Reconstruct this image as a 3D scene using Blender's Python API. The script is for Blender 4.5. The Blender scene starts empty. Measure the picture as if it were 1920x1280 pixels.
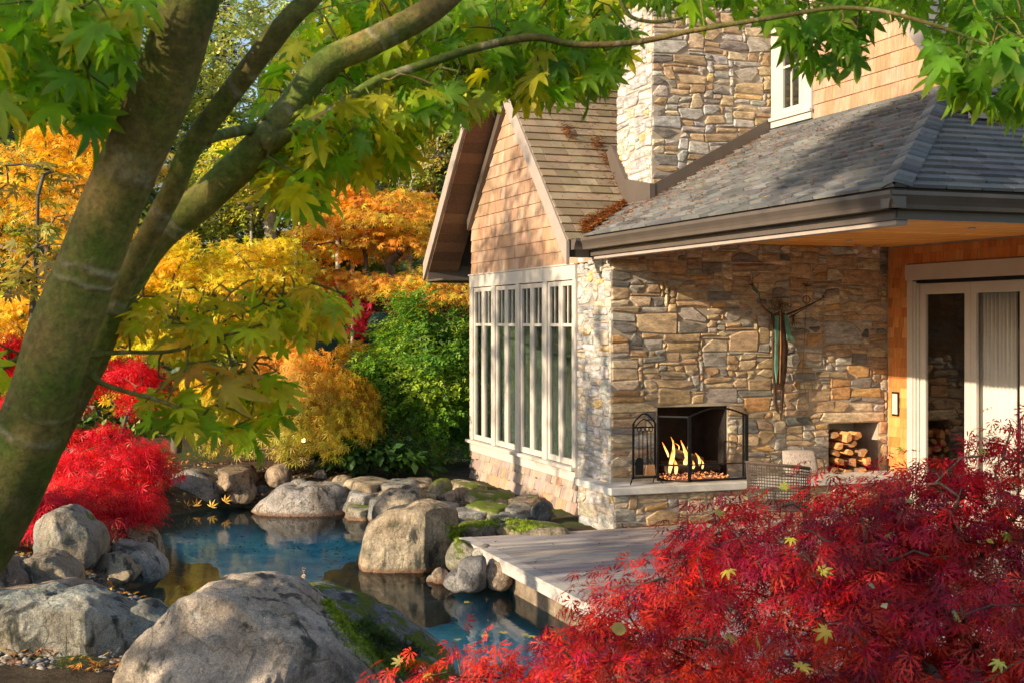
import bpy, math, random
import numpy as np
from mathutils import Vector, Matrix, noise

# ------------------------------------------------------------------ camera, light, exposure
SC = bpy.context.scene
COL = SC.collection
TH = math.radians(19.8); F = 2450.0; EYE = 2.35
FWD = np.array([math.sin(TH), math.cos(TH), 0.0]); RGT = np.array([math.cos(TH), -math.sin(TH), 0.0])
cam = bpy.data.cameras.new('camera'); camo = bpy.data.objects.new('camera', cam); COL.objects.link(camo)
camo.location = (0, 0, EYE); camo.rotation_euler = (math.radians(90), 0, -TH)
cam.sensor_width = 36; cam.lens = F * 36 / 1920; cam.shift_y = -35 / 1920
cam.clip_start = 0.05; cam.clip_end = 2000
cam.dof.use_dof = True; cam.dof.focus_distance = 13.0; cam.dof.aperture_fstop = 18.0
SC.camera = camo
SUN_EL = math.radians(18.9); SUN_AZ = math.radians(13)      # azimuth: from -X towards -Y
S = Vector((-math.cos(SUN_EL) * math.cos(SUN_AZ), -math.cos(SUN_EL) * math.sin(SUN_AZ), math.sin(SUN_EL)))
w = bpy.data.worlds.new('World'); SC.world = w; w.use_nodes = True
wn = w.node_tree; bg = wn.nodes['Background']
sk = wn.nodes.new('ShaderNodeTexSky'); sk.sky_type = 'NISHITA'; sk.sun_disc = False
sk.sun_elevation = SUN_EL; sk.sun_rotation = math.atan2(S.x, S.y) % (2 * math.pi)
wn.links.new(sk.outputs[0], bg.inputs[0]); bg.inputs[1].default_value = 0.13
sl = bpy.data.lights.new('sun', 'SUN'); slo = bpy.data.objects.new('sun', sl); COL.objects.link(slo)
sl.energy = 5.0; sl.angle = math.radians(0.55); sl.color = (1.0, 0.83, 0.60)
slo.rotation_euler = S.to_track_quat('Z', 'Y').to_euler()
SC.view_settings.view_transform = 'Standard'; SC.view_settings.look = 'None'
SC.view_settings.exposure = 0.85; SC.view_settings.gamma = 1.0; SC.view_settings.use_curve_mapping = False
SC.render.engine = 'CYCLES'
SC.cycles.max_bounces = 8; SC.cycles.diffuse_bounces = 4; SC.cycles.glossy_bounces = 4
SC.cycles.transmission_bounces = 6; SC.cycles.transparent_max_bounces = 12
SC.cycles.use_denoising = True; SC.cycles.sample_clamp_indirect = 6.0

R0 = random.Random(7)
# ------------------------------------------------------------------ placing
def Wd(u, d, z=0.0):
    p = d * FWD + u * RGT
    return np.array([p[0], p[1], z])
def at(px, py, D):                 # point seen at a pixel, D metres ahead
    return Wd((px - 960) / F * D, D, EYE - (py - 605) / F * D)
def onz(px, py, z):
    D = (EYE - z) * F / (py - 605)
    return at(px, py, D)
def ony(px, Y):
    a = (px - 960) / F
    return at(px, 605, Y / (FWD[1] + a * RGT[1]))
def pix(P):
    P = np.asarray(P, float); D = P[..., 0] * FWD[0] + P[..., 1] * FWD[1]
    u = P[..., 0] * RGT[0] + P[..., 1] * RGT[1]
    Dm = np.maximum(D, .05)
    return 960 + F * u / Dm, 605 - F * (P[..., 2] - EYE) / Dm, D

# ------------------------------------------------------------------ objects
WL = {}
def tag(o, label=None, cat=None, group=None, kind=None):
    if label: o['label'] = label
    if cat: o['category'] = cat
    if group: o['group'] = group
    if kind: o['kind'] = kind
    return o
def place(o, origin, parent):
    pw = WL.get(parent.name, (0, 0, 0)) if parent else (0, 0, 0)
    o.location = [origin[i] - pw[i] for i in range(3)]
    COL.objects.link(o)
    if parent: o.parent = parent
    WL[o.name] = tuple(float(v) for v in origin)
    return o
def empty(name, loc, label, cat, group=None):
    o = bpy.data.objects.new(name, None); o.empty_display_size = .1
    place(o, loc, None); return tag(o, label, cat, group)
def mk(name, V, Fc, mat, parent=None, col=None, smooth=False, bevel=0, origin=None, kind=None, uv=None):
    V = np.asarray(V, dtype=np.float32).reshape(-1, 3)
    me = bpy.data.meshes.new(name)
    if origin is None:
        lo, hi = V.min(0), V.max(0); origin = ((lo[0] + hi[0]) / 2, (lo[1] + hi[1]) / 2, lo[2])
    V = V - np.array(origin, dtype=np.float32)
    if isinstance(Fc, np.ndarray):
        n, k = Fc.shape
        me.vertices.add(len(V)); me.vertices.foreach_set('co', V.ravel())
        me.loops.add(n * k); me.loops.foreach_set('vertex_index', Fc.ravel().astype(np.int32))
        me.polygons.add(n); me.polygons.foreach_set('loop_start', np.arange(0, n * k, k, dtype=np.int32))
        me.update(calc_edges=True)
    else:
        me.from_pydata(V.tolist(), [], Fc)
    if col is not None:
        c = np.ones((len(V), 4), dtype=np.float32); c[:, :3] = np.asarray(col, dtype=np.float32)[..., :3]
        a = me.color_attributes.new('Col', 'FLOAT_COLOR', 'POINT'); a.data.foreach_set('color', c.ravel())
    if uv is not None:
        a = me.attributes.new('tuv', 'FLOAT_VECTOR', 'POINT'); a.data.foreach_set('vector', np.asarray(uv, dtype=np.float32).ravel())
    if smooth: me.polygons.foreach_set('use_smooth', np.ones(len(me.polygons), dtype=bool))
    me.materials.append(mat)
    o = bpy.data.objects.new(name, me)
    place(o, [float(v) for v in origin], parent)
    if bevel:
        b = o.modifiers.new('bevel', 'BEVEL'); b.width = bevel; b.segments = 2; b.limit_method = 'ANGLE'
    if kind: o['kind'] = kind
    return o
class MB:
    def __init__(s): s.V = []; s.F = []; s.C = []; s.U = []
    def add(s, V, Fc, c=(1, 1, 1)):
        b = len(s.V); s.V += [tuple(v) for v in V]; s.F += [tuple(b + i for i in f) for f in Fc]; s.C += [c] * len(V)
        return s
    def box(s, lo, hi, c=(1, 1, 1)):
        (a, b, d), (e, f, g) = lo, hi
        return s.add([(a, b, d), (e, b, d), (e, f, d), (a, f, d), (a, b, g), (e, b, g), (e, f, g), (a, f, g)],
                     [(0, 3, 2, 1), (4, 5, 6, 7), (0, 1, 5, 4), (1, 2, 6, 5), (2, 3, 7, 6), (3, 0, 4, 7)], c)
    def bar(s, p, q, w, h, up=(0, 0, 1), c=(1, 1, 1)):
        p = Vector(p); q = Vector(q); d = (q - p).normalized(); u = Vector(up); x = d.cross(u).normalized(); u = x.cross(d).normalized()
        V = [e + x * i * w / 2 + u * j * h / 2 for e in (p, q) for i, j in ((-1, -1), (1, -1), (1, 1), (-1, 1))]
        return s.add(V, [(3, 2, 1, 0), (4, 5, 6, 7), (0, 1, 5, 4), (1, 2, 6, 5), (2, 3, 7, 6), (3, 0, 4, 7)], c)
    def prism(s, P, off, c=(1, 1, 1)):          # polygon P (3d points) pushed by off
        n = len(P); P = [np.asarray(p, float) for p in P]; off = np.asarray(off, float)
        return s.add(P + [p + off for p in P], [tuple(range(n - 1, -1, -1)), tuple(range(n, 2 * n))] +
                     [(i, (i + 1) % n, n + (i + 1) % n, n + i) for i in range(n)], c)
    def tube(s, P, r, n=8, c=(1, 1, 1), l0=0.0, cap=True):
        P = [Vector(p) for p in P]; m = len(P)
        if not hasattr(r, '__len__'): r = [r] * m
        b = len(s.V); x = None; L = l0
        for i in range(m):
            d = (P[min(i + 1, m - 1)] - P[max(i - 1, 0)]); d = d.normalized() if d.length > 1e-9 else Vector((0, 0, 1))
            if x is None:
                x = d.cross(Vector((0.3, 0.1, 1)).normalized())
                if x.length < .05: x = d.cross(Vector((1, 0, 0)))
            x = (x - d * x.dot(d)).normalized(); y = d.cross(x)
            if i: L += (P[i] - P[i - 1]).length
            for k in range(n):
                a = 2 * math.pi * k / n
                s.V.append(tuple(P[i] + (x * math.cos(a) + y * math.sin(a)) * r[i])); s.C.append(c)
                s.U.append((k / n, L, r[i]))
        for i in range(m - 1):
            for k in range(n):
                k2 = (k + 1) % n
                s.F.append((b + i * n + k, b + i * n + k2, b + (i + 1) * n + k2, b + (i + 1) * n + k))
        if cap:
            s.F.append(tuple(b + k for k in range(n - 1, -1, -1))); s.F.append(tuple(b + (m - 1) * n + k for k in range(n)))
        return s
    def build(s, name, mat, parent=None, **k):
        if k.pop('uvs', False): k['uv'] = s.U
        return mk(name, s.V, s.F, mat, parent, col=s.C, **k)

# ------------------------------------------------------------------ materials
def newmat(name):
    m = bpy.data.materials.new(name); m.use_nodes = True; nt = m.node_tree
    return m, nt, nt.nodes['Principled BSDF'], nt.nodes['Material Output']
def N(nt, typ, **k):
    n = nt.nodes.new('ShaderNode' + typ)
    for a, v in k.items(): setattr(n, a, v)
    return n
def pos(nt, sc=(1, 1, 1)):
    g = N(nt, 'NewGeometry'); mp = N(nt, 'Mapping'); mp.inputs['Scale'].default_value = sc
    nt.links.new(g.outputs['Position'], mp.inputs[0]); return mp.outputs[0]
def nz(nt, vec, scale, detail=4, rough=.55, dist=0):
    n = N(nt, 'TexNoise'); n.inputs['Scale'].default_value = scale; n.inputs['Detail'].default_value = detail
    n.inputs['Roughness'].default_value = rough; n.inputs['Distortion'].default_value = dist
    nt.links.new(vec, n.inputs['Vector']); return n.outputs[0]
def ramp(nt, fac, *st):
    r = N(nt, 'ValToRGB'); e = r.color_ramp.elements
    while len(e) < len(st): e.new(.5)
    for i, (p, c) in enumerate(st):
        e[i].position = p; e[i].color = (*c, 1) if hasattr(c, '__len__') else (c, c, c, 1)
    nt.links.new(fac, r.inputs[0]); return r.outputs[0]
def mix(nt, mode, fac, a, b):
    m = N(nt, 'MixRGB', blend_type=mode)
    for i, v in enumerate((fac, a, b)):
        if isinstance(v, bpy.types.NodeSocket): nt.links.new(v, m.inputs[i])
        elif i == 0: m.inputs[0].default_value = v
        else: m.inputs[i].default_value = (*v, 1) if hasattr(v, '__len__') else (v, v, v, 1)
    return m.outputs[0]
def bump(nt, p, h, strength, dist):
    b = N(nt, 'Bump'); b.inputs['Strength'].default_value = strength; b.inputs['Distance'].default_value = dist
    nt.links.new(h, b.inputs['Height']); nt.links.new(b.outputs[0], p.inputs['Normal'])
def M(name, base=(.5, .5, .5), rough=.7, var=.2, scale=6, st=(1, 1, 1), bs=.3, bd=.003, bscale=60, attr=False, metal=0, spec=.3, fine=.1, blot=None, hue=0):
    m, nt, p, out = newmat(name); v = pos(nt, st)
    c = base
    if attr:
        a = N(nt, 'Attribute', attribute_name='Col'); c = a.outputs['Color']
    n1 = nz(nt, v, scale); r1 = ramp(nt, n1, (.3, 1 - var), (.7, 1 + var)); c = mix(nt, 'MULTIPLY', 1, c, r1)
    n2 = nz(nt, v, bscale, 5, .65); r2 = ramp(nt, n2, (.3, 1 - fine), (.7, 1 + fine)); c = mix(nt, 'MULTIPLY', 1, c, r2)
    if blot:
        col, sc, lo, hi, am = blot
        n3 = nz(nt, v, sc, 6, .7); f = ramp(nt, n3, (lo, 0), (hi, am)); c = mix(nt, 'MIX', f, c, col)
    nt.links.new(c, p.inputs['Base Color'])
    p.inputs['Roughness'].default_value = rough; p.inputs['Metallic'].default_value = metal
    p.inputs['Specular IOR Level'].default_value = spec
    if bs: bump(nt, p, n2, bs, bd)
    return m
def leafmat(name, trans=.45, rough=.5, gloss=.022):
    m, nt, p, out = newmat(name); a = N(nt, 'Attribute', attribute_name='Col')
    n = nz(nt, pos(nt), 35, 3); c = mix(nt, 'MULTIPLY', 1, a.outputs['Color'], ramp(nt, n, (.3, .75), (.7, 1.2)))
    d = N(nt, 'BsdfDiffuse'); t = N(nt, 'BsdfTranslucent'); nt.links.new(c, d.inputs[0])
    nt.links.new(mix(nt, 'MULTIPLY', 1, c, (1.25, 1.15, .7)), t.inputs[0])
    x = N(nt, 'MixShader'); x.inputs[0].default_value = trans; nt.links.new(d.outputs[0], x.inputs[1]); nt.links.new(t.outputs[0], x.inputs[2])
    g = N(nt, 'BsdfGlossy'); g.inputs['Roughness'].default_value = rough; g.inputs[0].default_value = (1, 1, 1, 1)
    y = N(nt, 'MixShader'); y.inputs[0].default_value = gloss; nt.links.new(x.outputs[0], y.inputs[1]); nt.links.new(g.outputs[0], y.inputs[2])
    nt.links.new(y.outputs[0], out.inputs[0]); nt.nodes.remove(p)
    return m
LEAF = leafmat('maple_leaf'); NEARLEAF = leafmat('near_maple_leaf', .62, .55, .02); NEEDLE = leafmat('needles', .15, .5, .03)
BARK = M('bark', (.11, .085, .06), .85, .3, 9, (1, 1, .3), .6, .01, 40, fine=.25, blot=((.06, .08, .03), 5, .5, .65, .6))
PALEBARK = M('pale_bark', (.33, .29, .24), .85, .3, 6, (1, 1, 3), .5, .01, 30, fine=.3)
STONE = M('wall_stone', attr=True, rough=.82, var=.42, scale=9, st=(1, 1, 2.6), bs=.8, bd=.012, bscale=30, fine=.33, blot=((.36, .19, .06), 7, .58, .74, .45))
MORTAR = M('mortar', (.36, .30, .23), .95, .2, 6, bs=.6, bd=.004, bscale=120)
CEDAR = M('cedar_shingle', attr=True, rough=.8, var=.28, scale=7, st=(6, 6, .7), bs=.5, bd=.003, bscale=45, fine=.2, blot=((.42, .17, .05), 6, .5, .72, .6))
CEDARIN = M('fresh_cedar', attr=True, rough=.6, var=.2, scale=6, st=(6, 6, .8), bs=.3, bd=.002, bscale=40, fine=.14)
SOFFITW = M('soffit_cedar', attr=True, rough=.45, var=.25, scale=5, st=(5, .5, 5), bs=.2, bd=.002, bscale=30, fine=.12)
ASPH = M('asphalt_shingle', attr=True, rough=.9, var=.18, scale=3, bs=.7, bd=.004, bscale=190, fine=.35)
TRIM = M('painted_trim', (.50, .45, .39), .5, .07, 3, bs=.08, bd=.001, bscale=80, fine=.04)
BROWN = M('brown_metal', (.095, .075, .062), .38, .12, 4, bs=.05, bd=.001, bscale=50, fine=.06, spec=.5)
BLACK = M('black_iron', (.02, .02, .021), .4, .2, 20, bs=.2, bd=.001, bscale=120, metal=.6)
SLAB = M('hearth_slab', (.50, .48, .44), .7, .16, 5, bs=.4, bd=.003, bscale=70, fine=.12, blot=((.33, .30, .25), 6, .55, .7, .5))
DECKM = M('weathered_decking', attr=True, rough=.7, var=.22, scale=3, st=(.8, 9, 9), bs=.5, bd=.003, bscale=40, fine=.2)
DARK = M('dark_interior', (.035, .032, .03), .9, .2, 3, bs=0)
SOOT = M('sooty_firebrick', (.014, .011, .010), .95, .4, 8, bs=.6, bd=.01, bscale=30)
LITTER = leafmat('leaf_litter', .1, .6, .04)

def glass(name, tint=(.8, .85, .82), ior=1.5, extra=.0):
    m, nt, p, out = newmat(name); nt.nodes.remove(p)
    t = N(nt, 'BsdfTransparent'); t.inputs[0].default_value = (*tint, 1)
    g = N(nt, 'BsdfGlossy'); g.inputs['Roughness'].default_value = .01
    f = N(nt, 'Fresnel'); f.inputs[0].default_value = ior
    a = N(nt, 'Math', operation='ADD'); a.inputs[1].default_value = extra; nt.links.new(f.outputs[0], a.inputs[0])
    gb = N(nt, 'NewGeometry'); iv = N(nt, 'Math', operation='SUBTRACT'); iv.inputs[0].default_value = 1; nt.links.new(gb.outputs['Backfacing'], iv.inputs[1]); ml = N(nt, 'Math', operation='MULTIPLY'); nt.links.new(a.outputs[0], ml.inputs[0]); nt.links.new(iv.outputs[0], ml.inputs[1])
    x = N(nt, 'MixShader'); nt.links.new(ml.outputs[0], x.inputs[0]); nt.links.new(t.outputs[0], x.inputs[1]); nt.links.new(g.outputs[0], x.inputs[2])
    nt.links.new(x.outputs[0], out.inputs[0]); return m
GLASS = glass('window_glass', (.72, .78, .74), 1.55, .10); DGLASS = glass('door_glass', (.95, .96, .95), 1.5, .05)

def rockmat():
    m, nt, p, out = newmat('granite'); v = pos(nt); oi = N(nt, 'ObjectInfo')
    c = oi.outputs['Color']
    n1 = nz(nt, v, 2.2, 6, .6, .6); c = mix(nt, 'MULTIPLY', 1, c, ramp(nt, n1, (.34, (.34, .335, .32)), (.5, (.85, .83, .8)), (.66, (1.4, 1.33, 1.22))))
    n2 = nz(nt, v, 1.3, 5, .6); c = mix(nt, 'MIX', ramp(nt, n2, (.48, 0), (.66, .55)), c, (.36, .24, .13))
    n3 = nz(nt, v, 9, 8, .7); c = mix(nt, 'MIX', ramp(nt, n3, (.54, 0), (.64, .7)), c, (.085, .095, .045))
    n4 = nz(nt, v, 15, 7, .75); c = mix(nt, 'MIX', ramp(nt, n4, (.60, 0), (.68, .55)), c, (.62, .62, .58))
    n5 = nz(nt, v, 130, 3, .7); c = mix(nt, 'MULTIPLY', 1, c, ramp(nt, n5, (.3, .6), (.7, 1.4)))
    # dark vertical seep stains
    mp = N(nt, 'Mapping'); mp.inputs['Scale'].default_value = (1, 1, .28); nt.links.new(N(nt, 'NewGeometry').outputs['Position'], mp.inputs[0])
    n6 = nz(nt, mp.outputs[0], 4.5, 6, .62, .8); c = mix(nt, 'MIX', ramp(nt, n6, (.55, 0), (.62, .85)), c, (.03, .034, .03))
    c = mix(nt, 'MULTIPLY', 1, c, ramp(nt, nz(nt, v, 45, 8, .8), (.35, .65), (.65, 1.3)))
    vc = N(nt, 'TexVoronoi', feature='DISTANCE_TO_EDGE'); vc.inputs['Scale'].default_value = 1.15
    wv_ = N(nt, 'MixRGB', blend_type='ADD'); wv_.inputs[0].default_value = .5; nt.links.new(v, wv_.inputs[1]); nn_ = N(nt, 'TexNoise'); nn_.inputs['Scale'].default_value = 2.2; nn_.inputs['Detail'].default_value = 6; nt.links.new(v, nn_.inputs['Vector']); nt.links.new(nn_.outputs['Color'], wv_.inputs[2]); nt.links.new(wv_.outputs[0], vc.inputs['Vector'])
    crk = ramp(nt, vc.outputs['Distance'], (.0, 0), (.014, 1)); c = mix(nt, 'MULTIPLY', .32, c, crk)
    # moss on up-facing places, amount from the object's alpha
    g = N(nt, 'NewGeometry'); sx = N(nt, 'SeparateXYZ'); nt.links.new(g.outputs['Normal'], sx.inputs[0])
    up = ramp(nt, sx.outputs[2], (.15, 0), (.75, 1)); n7 = nz(nt, v, 3.5, 6, .65)
    s1 = N(nt, 'Math', operation='MULTIPLY_ADD'); nt.links.new(oi.outputs['Alpha'], s1.inputs[0]); s1.inputs[1].default_value = .45; nt.links.new(n7, s1.inputs[2])
    mm = mix(nt, 'MULTIPLY', 1, ramp(nt, s1.outputs[0], (.70, 0), (.76, 1)), up)
    mc = mix(nt, 'MIX', nz(nt, v, 25, 4), (.05, .085, .008), (.22, .27, .02)); c = mix(nt, 'MIX', mm, c, mc)
    # rusty leaf-litter line just above the water
    sz = N(nt, 'SeparateXYZ'); nt.links.new(g.outputs['Position'], sz.inputs[0])
    wv = N(nt, 'Math', operation='MULTIPLY_ADD'); nt.links.new(n3, wv.inputs[0]); wv.inputs[1].default_value = .09; nt.links.new(sz.outputs[2], wv.inputs[2])
    c = mix(nt, 'MIX', ramp(nt, wv.outputs[0], (0, .55), (.001, 0)), c, (.05, .06, .045)) if False else c
    mr = N(nt, 'MapRange'); mr.inputs[1].default_value = -.275; mr.inputs[2].default_value = -.245; mr.inputs[3].default_value = .75; mr.inputs[4].default_value = 0
    nt.links.new(wv.outputs[0], mr.inputs[0]); c = mix(nt, 'MIX', mr.outputs[0], c, (.20, .10, .05))
    nt.links.new(c, p.inputs['Base Color']); p.inputs['Roughness'].default_value = .85; p.inputs['Specular IOR Level'].default_value = .25
    hh = mix(nt, 'ADD', .12, mix(nt, 'ADD', .5, nz(nt, v, 22, 8, .7), mix(nt, 'MULTIPLY', 1, mm, n5)), crk); bump(nt, p, hh, 1.0, .045)
    return m
ROCK = rockmat()
def groundmat():
    m, nt, p, out = newmat('soil_and_pond_bed'); v = pos(nt); g = N(nt, 'NewGeometry'); sz = N(nt, 'SeparateXYZ'); nt.links.new(g.outputs['Position'], sz.inputs[0])
    n = nz(nt, v, 3, 8, .7); c = mix(nt, 'MIX', ramp(nt, n, (.4, 0), (.6, 1)), (.05, .036, .022), (.11, .08, .05))
    far = nz(nt, v, .5, 5); c = mix(nt, 'MIX', ramp(nt, far, (.5, 0), (.6, .8)), c, (.05, .08, .02))
    deep = mix(nt, 'MIX', ramp(nt, nz(nt, v, 1.6, 5, .6), (.4, 0), (.62, 1)), (.06, .42, .56), (.30, .76, .76))
    shal = mix(nt, 'MIX', nz(nt, v, 5, 6), (.07, .09, .06), (.17, .15, .09))
    def mr(a, b):
        r = N(nt, 'MapRange'); r.inputs[1].default_value = a; r.inputs[2].default_value = b; nt.links.new(sz.outputs[2], r.inputs[0]); return r.outputs[0]
    bed = mix(nt, 'MIX', mr(-.68, -.52), deep, shal)
    c = mix(nt, 'MIX', mr(-.42, -.3), bed, c)
    nt.links.new(c, p.inputs['Base Color']); p.inputs['Roughness'].default_value = .95; p.inputs['Specular IOR Level'].default_value = .1
    bump(nt, p, nz(nt, v, 30, 6, .7), .8, .03); return m
def watermat():
    m, nt, p, out = newmat('pond_water'); nt.nodes.remove(p)
    v = pos(nt, (1, 1, 1)); n = nz(nt, v, 3.2, 3, .5); n2 = nz(nt, v, 14, 3, .5)
    b = N(nt, 'Bump'); b.inputs['Strength'].default_value = .10; b.inputs['Distance'].default_value = .025
    nt.links.new(mix(nt, 'ADD', .3, n, n2), b.inputs['Height'])
    t = N(nt, 'BsdfTransparent'); t.inputs[0].default_value = (.82, .98, 1, 1)
    g = N(nt, 'BsdfGlossy'); g.inputs['Roughness'].default_value = .015; nt.links.new(b.outputs[0], g.inputs['Normal'])
    f = N(nt, 'Fresnel'); f.inputs[0].default_value = 1.22; nt.links.new(b.outputs[0], f.inputs['Normal'])
    x = N(nt, 'MixShader'); nt.links.new(f.outputs[0], x.inputs[0]); nt.links.new(t.outputs[0], x.inputs[1]); nt.links.new(g.outputs[0], x.inputs[2])
    nt.links.new(x.outputs[0], out.inputs[0]); return m
def emis(name, c, s):
    m, nt, p, out = newmat(name); nt.nodes.remove(p); e = N(nt, 'Emission'); e.inputs[0].default_value = (*c, 1); e.inputs[1].default_value = s
    nt.links.new(e.outputs[0], out.inputs[0]); return m

# ------------------------------------------------------------------ ground, pond, water
POND = np.array([onz(a, b, -.35)[:2] for a, b in [(258, 978), (420, 948), (560, 955), (700, 964), (770, 985), (850, 1030), (880, 1062), (950, 1085),
        (1050, 1132), (1200, 1215), (1290, 1300), (1000, 1400), (700, 1400), (420, 1210), (320, 1185), (235, 1150), (190, 1120), (300, 1085), (312, 1042), (280, 1000)]])
def sdf(X, Y, poly):
    d = np.full(X.shape, 1e9); ins = np.zeros(X.shape, bool); n = len(poly)
    for i in range(n):
        a = poly[i]; b = poly[(i + 1) % n]; e = b - a
        t = np.clip(((X - a[0]) * e[0] + (Y - a[1]) * e[1]) / (e @ e), 0, 1)
        d = np.minimum(d, np.hypot(X - a[0] - t * e[0], Y - a[1] - t * e[1]))
        c = ((a[1] > Y) != (b[1] > Y)) & (X < (b[0] - a[0]) * (Y - a[1]) / (b[1] - a[1] + 1e-12) + a[0]); ins ^= c
    return np.where(ins, -d, d)
def ground_h(X, Y):
    X = np.asarray(X, float); Y = np.asarray(Y, float)
    u = X * RGT[0] + Y * RGT[1]; d = X * FWD[0] + Y * FWD[1]
    s = sdf(X, Y, POND)
    base = -.08 + .72 * np.clip((8.2 - d) / 3.2, 0, 1) ** 1.3
    base = base + .25 * np.clip((-u - 2.5) / 3, 0, 1) * np.clip((16 - d) / 4, 0, 1)
    hill = np.clip(d - 22, 0, 200); left = np.clip(-u - 6.5, 0, 80)
    base = base + np.where(X < 6.2, .11 * hill ** 1.08, .03 * hill) + .10 * left
    base = base + np.where(u > -2.4, .0, .12) * np.clip(s, 0, 1.2) * (X < 6)
    base = np.where(X > 6.2, np.minimum(base, -.02), base)
    base = np.where((X > 4.2) & (X < 10.4) & (Y > 7) & (Y < 13.75), np.minimum(base, -.16), base)
    bank = -.35 + (base + .35) * np.clip(s / .35, 0, 1) ** .7
    dep = -.37 - .36 * np.clip(-s / .6, 0, 1) ** .8
    return np.where(s > 0, bank, dep)
a1 = np.concatenate([-np.geomspace(600, 12, 26)[:-1], np.arange(-12, 12.001, .16), np.geomspace(12, 600, 24)[1:]])
b1 = np.concatenate([-np.geomspace(300, 2, 14)[:-1], np.arange(-2, 25.001, .16), np.geomspace(25, 900, 30)[1:]])
GX, GY = np.meshgrid(a1, b1); GZ = ground_h(GX, GY)
rs = np.random.RandomState(3)
near = (np.abs(GX) < 12) & (GY < 25) & (GY > -2)
GZ = GZ + near * (rs.rand(*GZ.shape) - .5) * .035 * (GZ > -.3)
nx, ny = len(a1), len(b1); ii = np.arange(nx * ny).reshape(ny, nx)
Fq = np.stack([ii[:-1, :-1], ii[:-1, 1:], ii[1:, 1:], ii[1:, :-1]], -1).reshape(-1, 4)
tag(mk('ground', np.stack([GX, GY, GZ], -1).reshape(-1, 3), Fq, groundmat(), smooth=True, origin=(0, 0, 0)), 'dark garden soil with leaf litter and the sunken blue bed of the pond', kind='structure')
wp = [(p[0] + (p[0] - POND[:, 0].mean()) * .08, p[1] + (p[1] - POND[:, 1].mean()) * .08, -.35) for p in POND]
if sum(wp[i][0] * wp[(i + 1) % len(wp)][1] - wp[(i + 1) % len(wp)][0] * wp[i][1] for i in range(len(wp))) < 0: wp.reverse()
tag(mk('water', wp, [tuple(range(len(wp)))], watermat(), origin=(0, 0, -.35)), 'clear blue pond water reflecting rocks and trees', kind='structure')
# ------------------------------------------------------------------ house
XW = 6.40; YS = 14.28; XD = 10.31; XC = 6.94; YC = 15.28; XU = 8.58; YN = 15.30; YF = 19.65
house = empty('house', (9.5, 15.5, -.1), 'cedar shingled house with stone fireplace wall, chimney and covered porch', 'house')
PIECES = {}
def piece(kind, V, Fc, c, parent, mat):
    V = np.array(V, float); x, y, D = pix(V)
    a = (np.clip(x.max(), 0, 1920) - np.clip(x.min(), 0, 1920)) * (np.clip(y.max(), 0, 1280) - np.clip(y.min(), 0, 1280)) if D.min() > 0 else 0
    PIECES.setdefault(kind, []).append((a, V, Fc, c, parent, mat))
def flush(kind, name, rest, cap=300):
    L = sorted(PIECES.pop(kind), key=lambda t: -t[0]); rem = {}
    for k, (a, V, Fc, c, par, mat) in enumerate(L):
        if k < cap: mk(name, V, Fc, mat, par, col=[c] * len(V))
        else: rem.setdefault((par, mat), MB()).add(V, Fc, c)
    for (par, mat), b in rem.items(): b.build(rest, mat, par, kind='stuff')

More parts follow.
